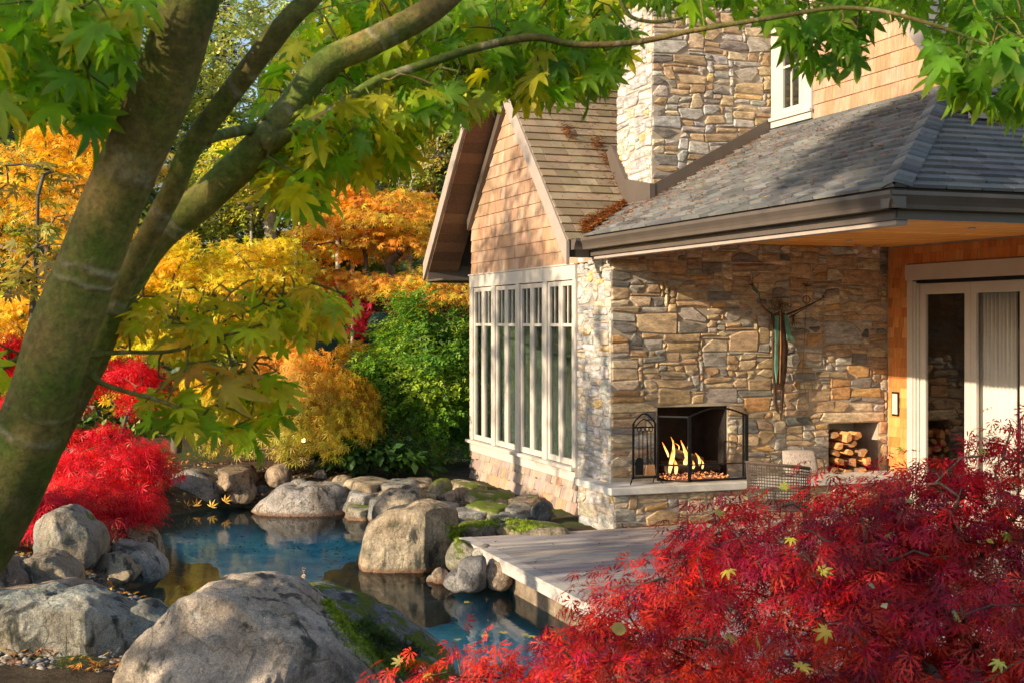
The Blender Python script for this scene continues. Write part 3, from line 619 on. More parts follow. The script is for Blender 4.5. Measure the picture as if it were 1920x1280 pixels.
n = 7000; t = rr.rand(n) ** 1.3; X = 6.15 + t * .85 + rr.randn(n) * .03; Y = 14.5 + (X - 6.12) * PM + rr.randn(n) * .045 * (1.3 - t) - .02
Zr = onroof(X, Y) + rr.rand(n) * .05 * (1.2 - t)
n2 = 2600; X2 = 5.95 + rr.rand(n2) * 1.6; Y2 = 14.5 + rr.rand(n2) ** 1.3 * 2.3; k = (rr.rand(n2) < np.clip((X2 - 5.7) / 2, 0.05, 1) ** 1.5)
X2, Y2 = X2[k], Y2[k]
n3 = 3500; X3 = 6.2 + rr.rand(n3) * 2.2; Y3 = 14.3 - rr.rand(n3) ** 2 * 5
hx = [(6.93, 15.2), (6.9, 15.5), (6.5, 15.9), (6.85, 15.75), (6.25, 16.6)]
HX = np.concatenate([np.stack([cx + rr.randn(220) * .05, cy + rr.randn(220) * .06], 1) for cx, cy in hx])
P = np.concatenate([np.stack([X, Y, Zr], 1), np.stack([X2, Y2, onroof(X2, Y2)], 1), np.stack([X3, Y3, onroof(X3, Y3)], 1), np.stack([HX[:, 0], HX[:, 1], onroof(HX[:, 0], HX[:, 1]) + rr.rand(len(HX)) * .05], 1)])
litter('pine_needle_litter', P, .05, NP, 6, label='rusty pine needles heaped in the roof valley and scattered over the shingles')

# ------------------------------------------------------------------ deck
deck = empty('deck', (7.2, 11.2, -.1), 'weathered grey plank deck over the pond edge in front of the fireplace', 'deck')
y = 13.67; k = 0; DP = [((.36, .32, .30), 5), ((.42, .37, .34), 4), ((.29, .26, .24), 3), ((.38, .31, .26), 3)]
while y > 7.6:
    segs = sorted([4.452] + [x for x in (R0.uniform(5.2, 7), R0.uniform(8, 9.4))] + [XD - .01])
    for a, b in zip(segs[:-1], segs[1:]):
        xa = a + .002; ya, yb = y - .0955, y - .003
        MB().box((xa, ya, -.035 + R0.uniform(-.001, .001)), (b - .002, yb, R0.uniform(-.0015, .0015)), vary(pick(R0, DP), R0, .1)).build('plank', DECKM, deck)
    y -= .1
MB().box((4.30, 7.5, -.035), (4.448, 13.67, .004), (.42, .38, .34)).box((4.315, 7.5, -.13), (4.345, 13.66, -.036), (.45, .4, .36)).build('edge_board', DECKM, deck, bevel=.003)
MB().box((4.35, 7.6, -.13), (XD - .05, 7.7, -.036)).box((4.35, 13.55, -.13), (6.1, 13.66, -.036)).box((6.2, 7.8, -.10), (XD - .3, 13.5, -.04)).build('joists', DARK, deck)
tag(MB().prism([(4.44, 7.3, -1.4), (4.44, 12.3, -1.4), (4.47, 12.5, -1.4), (5.0, 12.6, -1.4), (5.0, 7.3, -1.4)], (0, 0, 1.262)).build('footing', M('wet_footing', (.20, .15, .10), .9, .35, 5, bs=.6, bscale=30, fine=.3), deck), kind=None)  # footing in a mottled darker brown
# ------------------------------------------------------------------ things on the hearth and the wall
HZ = .456
scr = empty('fireplace_screen', (7.5, 13.95, HZ), 'black arched folding fireplace screen standing in front of the fire', 'fire screen')
MESHM, nt, p, out = newmat('spark_mesh'); nt.nodes.remove(p); t = N(nt, 'BsdfTransparent'); t.inputs[0].default_value = (.78, .78, .78, 1); nt.links.new(t.outputs[0], out.inputs[0])
sx0, sx1, sy = 7.22, 8.00, 13.86
def arc(x0, x1, z0, z1, n=14): return [(x0 + (x1 - x0) * i / n, sy, z0 + (z1 - z0) * math.sin(math.pi * i / n)) for i in range(n + 1)]
b = MB(); b.box((sx0, sy - .01, HZ + .01), (sx0 + .025, sy + .01, 1.245)).box((sx1 - .025, sy - .01, HZ + .01), (sx1, sy + .01, 1.245)).box((sx0, sy - .01, HZ + .01), (sx1, sy + .011, HZ + .04)).box((sx0 + .025, sy - .006, .66), (sx1 - .025, sy + .006, .675))
b.tube(arc(sx0 + .012, sx1 - .012, 1.24, 1.335), .012, 6); b.build('centre_panel', BLACK, scr)
for nm, (xa, ya, xb, yb, zt) in {'left': (7.215, sy, 6.93, 14.10, 1.245), 'right': (8.005, sy, 8.10, 14.12, 1.245)}.items():
    b = MB()
    for (x, y) in ((xa, ya), (xb, yb)): b.bar((x, y, HZ + .01), (x, y, zt), .02, .022, (0, 1, 0))
    for z in (HZ + .02, zt - .01, .66): b.bar((xa, ya, z), (xb, yb, z), .014, .02)
    b.build('side_panel', BLACK, scr)
tl = empty('fireplace_tools', (6.68, 13.98, HZ), 'black iron fireplace tool stand with brush, shovel and poker at the left of the fire', 'fireplace tools')
tx0, tx1, ty = 6.545, 6.83, 13.97
b = MB()
for x in (tx0, tx1): b.bar((x, ty, HZ + .06), (x, ty, 1.17), .022, .022, (0, 1, 0)); b.tube([(x, ty, HZ + .10), (x - (.05 if x == tx0 else -.05), ty - .04, HZ + .03), (x - (.07 if x == tx0 else -.07), ty - .07, HZ + .006)], .007, 6); b.tube([(x, ty, HZ + .10), (x, ty + .06, HZ + .006)], .007, 6)
b.tube([(tx0 + (tx1 - tx0) * i / 12, ty, 1.17 + .11 * math.sin(math.pi * i / 12)) for i in range(13)], .011, 6).tube([(tx0 + .03 + (tx1 - tx0 - .06) * i / 12, ty, 1.13 + .085 * math.sin(math.pi * i / 12)) for i in range(13)], .007, 6)
b.box((tx0, ty - .05, HZ + .07), (tx1, ty + .05, HZ + .085)).bar((tx0, ty, 1.12), (tx1, ty, 1.12), .012, .016).build('stand', BLACK, tl)
for i, x in enumerate((6.61, 6.66, 6.715, 6.765)):
    b = MB().tube([(x, ty - .02, HZ + .16), (x, ty - .02, 1.08)], .006, 6)
    b.tube([(x + .022 * math.cos(a), ty - .02, 1.10 + .03 * math.sin(a)) for a in np.linspace(0, 6.28, 13)], .005, 5)
    nm = ('shovel', 'poker', 'tongs', 'brush')[i]
    if nm == 'shovel': b.prism([(x - .05, ty - .03, HZ + .11), (x + .05, ty - .03, HZ + .11), (x + .055, ty - .03, HZ + .26), (x + .03, ty - .03, HZ + .31), (x - .03, ty - .03, HZ + .31), (x - .055, ty - .03, HZ + .26)], (0, .008, 0))
    if nm == 'tongs': b.tube([(x + .02, ty - .02, HZ + .12), (x + .01, ty - .02, .9), (x, ty - .02, 1.0)], .005, 5)
    o = b.build(nm, BLACK, tl)
    if nm == 'brush':
        MB().prism([(x - .085, ty - .045, HZ + .10), (x + .05, ty - .045, HZ + .10), (x + .035, ty - .045, HZ + .225), (x - .065, ty - .045, HZ + .225)], (0, .045, 0)).build('bristles', M('straw_bristles', (.36, .18, .08), .9, .4, 30, (8, 1, .5), bs=.8, bscale=90), o)
# fire: grate, logs, embers, flames
BARKD = M('burning_log_bark', (.045, .032, .025), .95, .5, 12, (1, 3, 3), .9, .01, 40)
grate = MB()
for x in np.linspace(7.15, 7.8, 6): grate.tube([(x, 14.16, .60), (x, 14.19, .50), (x, 14.5, .50), (x, 14.53, .58)], .009, 5)
grate.bar((7.1, 14.25, .49), (7.85, 14.25, .49), .015, .015).bar((7.1, 14.45, .49), (7.85, 14.45, .49), .015, .015)
tag(grate.build('fire_grate', BLACK), 'black iron grate under the burning logs in the fireplace', 'grate')
def log(name, a, b, r, mat, mat2, label, cat, group=None, seed=0, split=False, parent=None):
    q = random.Random(seed); a = Vector(a); b = Vector(b); n = 10; d = (b - a).normalized(); x = d.cross(Vector((0, 0, 1))).normalized(); y = d.cross(x)
    rad = [1 + q.uniform(-.12, .12) for _ in range(n)]
    if split:
        s = q.uniform(0, 6.28); rad = [r_ * (1 if math.cos(2 * math.pi * k / n - s) < .35 else .35 / max(.35, math.cos(2 * math.pi * k / n - s))) for k, r_ in enumerate(rad)]
    V = []
    for t in (0, .33, .66, 1):
        c = a.lerp(b, t) + Vector([q.uniform(-.006, .006) for _ in range(3)])
        V += [c + (x * math.cos(2 * math.pi * k / n) + y * math.sin(2 * math.pi * k / n)) * r * rad[k] * (1 + .03 * math.sin(7 * t + k)) for k in range(n)]
    Fc = [(i * n + k, i * n + (k + 1) % n, (i + 1) * n + (k + 1) % n, (i + 1) * n + k) for i in range(3) for k in range(n)]
    Fc += [tuple(range(n - 1, -1, -1)), tuple(range(3 * n, 4 * n))]
    o = mk(name, [tuple(v) for v in V], Fc, mat, parent); o.data.materials.append(mat2)
    for f in o.data.polygons[-2:]: f.material_index = 1
    return tag(o, label, cat, group)
CH = M('charred_wood_end', (.12, .07, .04), .9, .3, 20, bs=.5)
log('burning_log', (7.10, 14.22, .585), (7.82, 14.27, .60), .055, BARKD, CH, 'dark log lying lowest at the front of the fire grate', 'log', 'logs burning in the fireplace', 1)
log('burning_log', (7.12, 14.44, .60), (7.80, 14.40, .60), .06, BARKD, CH, 'dark log lying at the back of the fire grate behind the flames', 'log', 'logs burning in the fireplace', 2)
log('burning_log', (7.22, 14.34, .78), (7.60, 14.24, .66), .055, BARKD, CH, 'short dark log leaning across the two lower logs in the fire', 'log', 'logs burning in the fireplace', 3)
rr = np.random.RandomState(9); n = 900
P = np.stack([7.08 + rr.rand(n) * .8, 14.10 + rr.rand(n) * .42, .462 + rr.rand(n) * .04], 1)
em, nt, p, out = newmat('glowing_ember'); a = N(nt, 'Attribute', attribute_name='Col'); nt.links.new(a.outputs[0], p.inputs['Base Color']); nt.links.new(a.outputs[0], p.inputs['Emission Color']); p.inputs['Emission Strength'].default_value = 1.1
b = MB()
for q in P:
    s = .006 + .01 * rr.rand(); c = [(.55, .16, .03), (.20, .06, .03), (.05, .04, .04), (.9, .35, .08), (.10, .05, .05)][rr.randint(5)]
    b.add([q + (s, 0, 0), q + (-s * .5, s * .8, 0), q + (-s * .5, -s * .8, 0), q + (0, 0, s * 1.2)], [(0, 1, 3), (1, 2, 3), (2, 0, 3)], c)
tag(b.build('embers', em, kind='stuff'), 'glowing orange embers spread under the burning logs')
def flamemat():
    m, nt, p, out = newmat('flame'); nt.nodes.remove(p); a = N(nt, 'Attribute', attribute_name='Col')
    e = N(nt, 'Emission'); nt.links.new(a.outputs[0], e.inputs[0]); e.inputs[1].default_value = 1.5
    t = N(nt, 'BsdfTransparent'); lw = N(nt, 'LayerWeight'); lw.inputs[0].default_value = .35
    r = ramp(nt, lw.outputs['Facing'], (.08, .0), (.8, 1)); x = N(nt, 'MixShader'); nt.links.new(r, x.inputs[0]); nt.links.new(e.outputs[0], x.inputs[1]); nt.links.new(t.outputs[0], x.inputs[2])
    nt.links.new(x.outputs[0], out.inputs[0]); return m
FM = flamemat(); fire = empty('fire', (7.4, 14.3, .6), 'yellow flames rising between the logs in the fireplace', 'fire')
for (px_, py0, py1, wd, ln) in [(1256, 886, 836, .055, .06), (1262, 866, 824, .035, .01), (1252, 856, 828, .026, -.07), (1262, 842, 818, .016, -.02), (1268, 888, 858, .045, -.03),
        (1290, 868, 834, .055, -.06), (1282, 848, 824, .026, -.03), (1290, 846, 826, .018, .03), (1286, 872, 852, .06, .0), (1312, 872, 848, .032, -.05), (1318, 878, 860, .026, -.02), (1274, 842, 830, .012, -.05), (1300, 878, 862, .03, .0)]:
    D = 15.75; p0 = at(px_, py0, D); p1 = at(px_, py1, D); P = []; Rr = []
    for i in range(11):
        t = i / 10; o = ln * t * t + .007 * math.sin(5 * t + px_)
        P.append(p0 * (1 - t) + p1 * t + RGT * o); Rr.append(.62 * wd * (math.sin(math.pi * min(1, .12 + t * .8)) ** .9) * (1 - t * .55) * (1 if t < 1 else .15) + .001)
    b = MB().tube(P, Rr, 10); b.C = [((1, .60, .20) if i // 10 < 5 else (1, .42, .09) if i // 10 < 8 else (.9, .22, .03)) for i in range(110)]
    b.build('flame', FM, fire, smooth=True)
fl = bpy.data.lights.new('fire_light', 'POINT'); fl.energy = 2.5; fl.color = (1, .45, .14); fl.shadow_soft_size = .08
flo = bpy.data.objects.new('fire_light', fl); flo.location = (7.4, 14.3, .85); COL.objects.link(flo)
# firewood in the niche
WB = M('firewood_bark', (.22, .13, .08), .9, .3, 14, bs=.7); WE = M('cut_firewood', (.58, .27, .10), .75, .3, 10, (1, 1, 4), bs=.4, bscale=50)
ff = [('bottom left', .46, 9.50, .05), ('bottom', .46, 9.66, .06), ('bottom right', .46, 9.84, .06), ('second layer left', .575, 9.56, .055), ('second layer middle', .58, 9.74, .055), ('second layer right', .58, 9.93, .06),
      ('third layer left', .685, 9.50, .05), ('third layer middle', .69, 9.67, .055), ('third layer right', .69, 9.86, .055), ('upper left', .79, 9.55, .055), ('upper middle', .80, 9.74, .05), ('topmost', .90, 9.62, .06), ('top left', .92, 9.50, .045), ('top right', .90, 9.80, .06)]
for i, (w_, z, x, r_) in enumerate(ff):
    log('firewood_log', (x, 14.22 - .04 * (i % 3), z), (x + R0.uniform(-.02, .02), 14.74, z), r_, WE if i % 2 else WB, WE, 'split log, %s piece of the pile in the wall niche' % w_, 'firewood log', 'firewood stacked in the stone niche', 40 + i, True)
# wall sculpture: tall verdigris figure-like form with spread branches
VER = M('verdigris_copper', (.10, .24, .18), .6, .4, 14, (1, 1, .4), .4, .002, 60, metal=.3, blot=((.10, .055, .03), 9, .5, .6, .8))
RUSTM = M('dark_bronze', (.075, .042, .026), .5, .5, 14, (1, 1, .4), .5, .003, 60, metal=.5, blot=((.30, .14, .06), 8, .58, .7, .6))
GOLD = M('copper_rib', (.45, .20, .08), .4, .3, 14, metal=.7)
scp = empty('wall_sculpture', (8.75, 14.16, 1.15), 'tall green and bronze metal sculpture with spread twig arms hung on the stone wall', 'sculpture')
def wp(px_, py_, y=14.15):
    q = ony(px_, y); D = q @ FWD; return np.array([q[0], y, EYE - (py_ - 605) / F * D])
def plate(name, pts, mat, y=14.15, t=.03): return MB().prism([wp(a, b_, y) for a, b_ in pts], (0, t, 0)).build(name, mat, scp, bevel=.005)
plate('body', [(1447, 590), (1452, 600), (1449, 640), (1450, 700), (1453, 730), (1463, 730), (1470, 730), (1476, 695), (1478, 645), (1476, 600), (1473, 588), (1463, 584)], RUSTM)
plate('left_wing', [(1453, 592), (1461, 592), (1460, 690), (1456, 718), (1453, 690), (1454, 640)], VER, 14.135)
plate('right_wing', [(1470, 590), (1477, 592), (1488, 635), (1489, 644), (1481, 642), (1476, 640)], VER, 14.13, .015)
plate('foot', [(1452, 728), (1458, 728), (1458, 752), (1462, 775), (1455, 768), (1452, 750)], RUSTM); plate('foot', [(1466, 728), (1472, 728), (1470, 755), (1467, 783), (1465, 750)], RUSTM)
MB().tube([wp(1463, 585, 14.13), wp(1464, 650, 14.12), wp(1462, 718, 14.13)], [.008, .01, .006], 6).build('rib', GOLD, scp)
b = MB(); q = random.Random(5)
def twig(pts, r): b.tube([wp(x_, y_, 14.12 + q.uniform(-.02, .02)) for x_, y_ in pts], [r * (1 - .6 * i / (len(pts) - 1)) for i in range(len(pts))], 5)
twig([(1475, 590), (1495, 582), (1512, 574), (1530, 566), (1545, 557)], .014); twig([(1480, 596), (1500, 584), (1524, 570)], .01)
for e in ((1549, 549), (1552, 553), (1546, 548), (1554, 558), (1541, 550)): twig([(1542, 558), e], .005)
twig([(1452, 592), (1438, 582), (1428, 572), (1424, 556)], .013); twig([(1424, 556), (1418, 542), (1408, 531)], .008)
for e in ((1400, 527), (1406, 521), (1404, 533), (1410, 512), (1416, 536), (1398, 533)): twig([(1412, 536), e], .005)
for i in range(46):
    x_, y_ = 1464 + q.gauss(0, 7), 580 + q.gauss(0, 5); a = q.uniform(-2.9, -.2); l_ = q.uniform(8, 24); twig([(x_, y_), (x_ + l_ * .5 * math.cos(a), y_ + l_ * .5 * math.sin(a)), (x_ + l_ * math.cos(a + .3), y_ + l_ * math.sin(a + .3))], .0035)
for i in range(22): x_ = q.choice((1448, 1486)) + q.gauss(0, 3); twig([(x_, 590), (x_ + q.uniform(-5, 5), 600), (x_ + q.uniform(-4, 4), 612 + q.uniform(-6, 10))], .004)
b.build('twigs', RUSTM, scp, kind='stuff')
b = MB(); b.tube([wp(1512, 556), wp(1511, 585), wp(1508, 640), wp(1504, 700), wp(1510, 730), wp(1511, 742)], .0035, 5); b.tube([wp(1512 + 7 * math.cos(a), 562 + 7 * math.sin(a)) for a in np.linspace(0, 6.28, 13)], .006, 5)
for i in range(26): a = q.uniform(0, 6.28); l_ = q.uniform(6, 14); b.tube([wp(1512, 536), wp(1512 + l_ * math.cos(a), 534 + .55 * l_ * math.sin(a))], .003, 4)
b.tube([wp(1512, 556), wp(1512, 536)], .003, 4).build('hanging_rod', RUSTM, scp)
plate('bird', [(1410, 536), (1416, 538), (1424, 548), (1427, 553), (1420, 551), (1412, 543)], VER, 14.1, .02)
# woven armchair with cushion
WICK = M('grey_brown_wicker', (.075, .055, .042), .6, .2, 20, bs=.3, bscale=90)
cc = at(1462, 880, 14.3); cc[2] = .004
chair = empty('armchair', cc, 'grey brown woven armchair with open lattice back beside the fireplace', 'chair')
def shell(a, h):                       # rounded tub back, opening away from the camera towards +x,-y
    r = .34 + .03 * h; ang = a; return np.array([cc[0] + r * math.cos(ang), cc[1] + r * .95 * math.sin(ang), cc[2] + .34 + .50 * h * (1 - .12 * (2 * abs(a - A0) / 3.4) ** 2)])
A0 = math.radians(205); A = np.linspace(A0 - 1.75, A0 + 1.75, 40); b = MB()
for a in A[::1]: b.tube([shell(a, h) for h in (0, .33, .66, 1)], .0055, 4)
for h in np.linspace(.04, .96, 15): b.tube([shell(a, h) for a in A[::2]], .0055, 4)
b.build('woven_back', WICK, chair, kind='stuff')
MB().tube([shell(a, 1) for a in A[::2]], .014, 8).build('rim', WICK, chair); MB().tube([shell(a, 0) for a in A[::2]], .012, 8).build('seat_ring', WICK, chair)
MB().tube([(cc[0], cc[1], .33), (cc[0], cc[1], .37)], [.33, .33], 24).build('seat', WICK, chair)
for a in (.6, 2.2, 3.8, 5.3): MB().tube([(cc[0] + .28 * math.cos(a), cc[1] + .27 * math.sin(a), .33), (cc[0] + .33 * math.cos(a), cc[1] + .32 * math.sin(a), .004)], [.016, .012], 8).build('leg', WICK, chair)
def soft(name, c, ex, ey, ez, sx, sy, sz, mat, label, cat):
    V = []; Fc = []; n = 12
    for i in range(n + 1):
        for j in range(n + 1):
            u, v = 2 * i / n - 1, 2 * j / n - 1; k = (1 - abs(u) ** 3.5) * (1 - abs(v) ** 3.5)
            for s_ in (1, -1):
                V.append(np.array(c) + np.array(ex) * u * sx * (1 - .06 * v * v) + np.array(ey) * v * sy * (1 - .06 * u * u) + np.array(ez) * s_ * (sz * max(0, k) ** .5 + .002 + .006 * math.sin(5 * u + 3 * v) * k))
    idx = lambda i, j, s_: ((i * (n + 1) + j) * 2 + s_)
    for i in range(n):
        for j in range(n):
            Fc.append((idx(i, j, 0), idx(i + 1, j, 0), idx(i + 1, j + 1, 0), idx(i, j + 1, 0))); Fc.append((idx(i, j, 1), idx(i, j + 1, 1), idx(i + 1, j + 1, 1), idx(i + 1, j, 1)))
    return tag(mk(name, V, Fc, mat, smooth=True), label, cat)
pc = at(1500, 868, 14.42); soft('cushion', pc, RGT, (0, .25, .97), (.2, -.95, .25), .19, .15, .07, M('striped_cushion', (.30, .24, .20), .95, .5, 14, (9, 9, 1), bs=.3), 'pale striped cushion leaning over the back of the woven armchair', 'cushion')

# ------------------------------------------------------------------ rocks
def ico(n):
    import bmesh
    bm = bmesh.new(); bmesh.ops.create_icosphere(bm, subdivisions=n, radius=1); V = np.array([v.co[:] for v in bm.verts]); Fc = np.array([[v.index for v in f.verts] for f in bm.faces]); bm.free(); return V, Fc
ICO = {k: ico(k) for k in (3, 4, 5, 6)}
GREYR = (.30, .295, .28); TANR = (.40, .33, .24); WARM = (.36, .27, .20); DRK = (.17, .17, .165); PALE = (.42, .41, .39)
def rock(label, outline, D, depth, col=GREYR, moss=0., seed=1, sub=5, facets=5, rough=1., name='boulder', cat='boulder', group=None, flat=0, front=None):
    r = random.Random(seed * 31 + 7); rs = np.random.RandomState(seed)
    if D > 12.3 and sub == 5: sub = 4
    O = np.array([(p[0], p[1]) for p in outline], float); c = (O.min(0) + O.max(0)) / 2; m = D / F
    ang = np.arctan2(-(O[:, 1] - c[1]), O[:, 0] - c[0]); rad = np.hypot(O[:, 0] - c[0], O[:, 1] - c[1]) * m; o = np.argsort(ang); ang, rad = ang[o], rad[o]
    ang = np.concatenate([ang - 2 * np.pi, ang, ang + 2 * np.pi]); rad = np.tile(rad, 3)
    V, Fc = ICO[sub]; V = V.copy(); a, b, z = V[:, 0], V[:, 1], V[:, 2]
    q = np.hypot(a, z); th = np.arctan2(z, a)
    Rr = np.interp(th, ang, rad); dd = .10; Rr = (Rr + np.interp(th + dd, ang, rad) + np.interp(th - dd, ang, rad)) / 3 * .45 + Rr * .55
    pw = 3.4; k = 1 / (q ** pw + np.abs(b) ** pw) ** (1 / pw)
    L = np.stack([np.cos(th) * q * k * Rr, b * k * depth, np.sin(th) * q * k * Rr], 1)
    mean = rad.mean()
    for i in range(facets):                 # facets on the side faces
        if front and i < len(front): nn = np.array(front[i][:3], float); off = front[i][3]
        else: nn = np.array([r.uniform(-.9, .9), r.choice((-1, -1, 1)) * r.uniform(.5, 1), r.uniform(-.3, .8)]); off = r.uniform(.72, .92)
        nn /= np.linalg.norm(nn); s = L @ nn; lim = s.max() * off; ex = np.maximum(0, s - lim); L = L - nn * (ex * .96)[:, None]
    sc = 1.0 / max(.12, mean); f = mean
    sd = Vector((seed * 3.1, seed * 1.7, seed * .9)); disp = np.empty(len(L))
    for i, v in enumerate(L):
        p = Vector(v) * sc
        disp[i] = noise.noise(p * 1.4 + sd) * .09 + noise.noise(p * 3.6 + sd) * .05 - (abs(noise.noise(p * 5 + sd)) - .2) * .06 - (abs(noise.noise(p * 10 + sd)) - .2) * .03 + (noise.noise(p * 17 + sd) * .012 if sub > 4 else 0) + (noise.noise(p * 38 + sd) * .006 if sub > 5 else 0)
    nr = L / np.maximum(1e-6, np.linalg.norm(L, axis=1))[:, None]; L = L + nr * (disp * f * rough)[:, None]
    cen = at(c[0], c[1], D); Wp = cen + L[:, :1] * RGT + L[:, 1:2] * FWD + L[:, 2:] * np.array([0, 0, 1])
    ob = mk(name, Wp, Fc, ROCK, smooth=True); ob.color = (*col, moss); return tag(ob, label, cat, group)
def rk(label, x0, y0, x1, y1, zb, seed, col=GREYR, moss=0., th=.8, cat='rock', group=None, sub=4, below=.06, flat=1.):
    """rock filling a pixel box; its foot y1 stands at height zb"""
    r = random.Random(seed); D = (EYE - zb) * F / (y1 - 605); n = 7; P = []; cx, cy = (x0 + x1) / 2, (y0 + y1) / 2; hw, hh = (x1 - x0) / 2, (y1 - y0) / 2
    for i in range(n):
        a = 2 * math.pi * (i + r.uniform(-.25, .25)) / n; c, s = math.cos(a), math.sin(a); k = 1 / (abs(c) ** 3.2 + abs(s) ** 3.2) ** (1 / 3.2) * r.uniform(.86, 1.04)
        P.append((cx + c * k * hw, cy - s * k * hh + (below * F / D if s < -.3 else 0)))
    return rock(label, P, D + hw * th * D / F * .8, hw * th * D / F, col, moss, seed, sub, 7, .8, 'rock', cat, group)
rock('huge rounded brown grey boulder with dark stains nearest the camera', [(240, 1290), (246, 1240), (270, 1192), (330, 1146), (378, 1108), (425, 1100), (500, 1104), (560, 1124), (600, 1160), (650, 1212), (700, 1265), (750, 1320), (750, 1420), (260, 1420), (236, 1360)], 7.9, .9, (.60, .51, .42), .0, 3, 6, 5, .85, front=[(-.25, -1, .75, .66), (.75, -1, .3, .70), (-.9, -.8, .25, .8), (.1, -1, -.1, .82), (.3, -.3, 1, .9)])
rock('dark grey mossy boulder sloping down behind the huge brown one', [(520, 1130), (570, 1100), (640, 1120), (700, 1150), (760, 1185), (800, 1212), (845, 1252), (860, 1330), (540, 1330)], 8.7, .6, (.26, .265, .265), .55, 6, 6, 4, .9)
rock('big grey green boulder with a flat top at the lower left edge', [(-120, 1135), (0, 1124), (100, 1118), (165, 1116), (215, 1142), (268, 1168), (262, 1220), (225, 1262), (100, 1270), (-80, 1270)], 9.1, .6, (.36, .39, .36), .12, 9, 6, 4, .7, front=[(.1, -1, .12, .55), (.8, -.8, .2, .75), (0, -.25, 1, .8), (.3, -.9, -.6, .7)])
rock('large upright tan boulder standing in the pond before the deck', [(681, 1075), (680, 1020), (690, 985), (712, 965), (760, 950), (830, 945), (855, 955), (858, 985), (850, 1030), (825, 1070), (760, 1080)], 14.6, .5, (.44, .37, .27), .14, 12, 6, 3, .6, front=[(.9, -.75, .1, .72), (-.1, -1, .15, .85)])
rock('grey rounded boulder under the red maple on the left bank', [(68, 1010), (95, 960), (130, 948), (165, 975), (192, 1010), (194, 1045), (150, 1080), (90, 1060)], 12.2, .4, (.30, .31, .29), .1, 14, 5, 4, .8)
rock('pale pointed rock at the water edge right of the grey boulder', [(208, 1040), (222, 1012), (250, 1022), (290, 1040), (312, 1062), (310, 1080), (270, 1086), (230, 1075)], 12.6, .3, PALE, .1, 15, 5, 4, .8)
rock('small two tone rock between the grey boulder and the pale pointed one', [(184, 1045), (205, 1038), (250, 1058), (262, 1070), (250, 1086), (220, 1094), (195, 1085)], 12.2, .2, TANR, .0, 16, 5, 4, .9)
rock('brown rounded rock under the tree trunk on the left bank', [(38, 1062), (60, 1040), (95, 1036), (125, 1052), (148, 1090), (150, 1112), (60, 1112), (36, 1090)], 11.2, .35, TANR, .1, 17, 5, 4, .9)
rock('grey rock cut by the left picture edge beside the trunk', [(-30, 1060), (10, 1045), (40, 1062), (62, 1095), (50, 1120), (-30, 1120)], 10.9, .35, WARM, .1, 18, 4, 4)
rock('long tan rock covered in needles behind the flat topped boulder', [(-20, 1112), (50, 1108), (90, 1098), (140, 1096), (180, 1112), (215, 1132), (215, 1160), (-20, 1160)], 9.9, .4, WARM, .05, 19, 5, 3, .6)
rock('small teal grey rock between the two foreground boulders', [(205, 1150), (240, 1143), (300, 1142), (320, 1152), (315, 1190), (220, 1190)], 9.3, .3, (.30, .34, .32), .1, 20, 4, 3)
rock('tan slab leaning into the pond below the red maple', [(222, 985), (250, 965), (275, 990), (300, 1030), (302, 1055), (270, 1050), (235, 1030)], 13.9, .35, TANR, .0, 22, 5, 4, .7)
rock('wide smooth grey boulder at the far left pond edge', [(262, 958), (300, 905), (330, 890), (390, 888), (412, 902), (420, 940), (415, 962), (300, 972)], 19.4, .5, (.33, .30, .27), .04, 23, 5, 3, .6)
rock('long pale boulder sloping into the far side of the pond', [(470, 955), (500, 932), (560, 910), (600, 908), (642, 912), (655, 930), (662, 962), (600, 972), (500, 966)], 18.7, .45, (.40, .38, .37), .04, 24, 5, 3, .5)
rock('tan rounded rock below the red maple branches at the far left', [(225, 905), (245, 885), (290, 876), (318, 882), (312, 905), (270, 920), (235, 925)], 18.6, .3, TANR, .05, 25, 4, 3)
rock('round brown rock with a white vein at the far bank', [(426, 920), (445, 902), (465, 900), (480, 915), (478, 935), (455, 943), (435, 938)], 19.2, .2, (.30, .24, .20), .0, 26, 4, 4)
rock('pale tan slab leaning behind the upright pond boulder', [(698, 958), (710, 935), (760, 920), (788, 912), (798, 930), (795, 955), (740, 975), (700, 975)], 17.0, .3, TANR, .15, 27, 5, 4, .6)
rock('grey triangular rock in the water under the deck corner', [(830, 1092), (860, 1070), (890, 1045), (908, 1043), (912, 1070), (910, 1098), (870, 1104)], 13.1, .25, (.25, .24, .24), .0, 28, 5, 4, .5)
rock('mossy round rock wedged between upright boulder and deck', [(838, 1060), (840, 1030), (858, 1012), (880, 1020), (900, 1040), (890, 1062), (860, 1070)], 13.9, .25, (.36, .33, .25), .5, 29, 5, 4, .7)
rock('dark rock in the shadow under the deck edge', [(912, 1090), (918, 1055), (940, 1050), (960, 1070), (958, 1095), (930, 1104)], 13.15, .2, WARM, .0, 30, 4, 4)
rock('pale rock supporting the deck corner', [(885, 1035), (905, 1022), (930, 1040), (925, 1058), (895, 1052)], 13.75, .2, PALE, .1, 31, 4, 4)
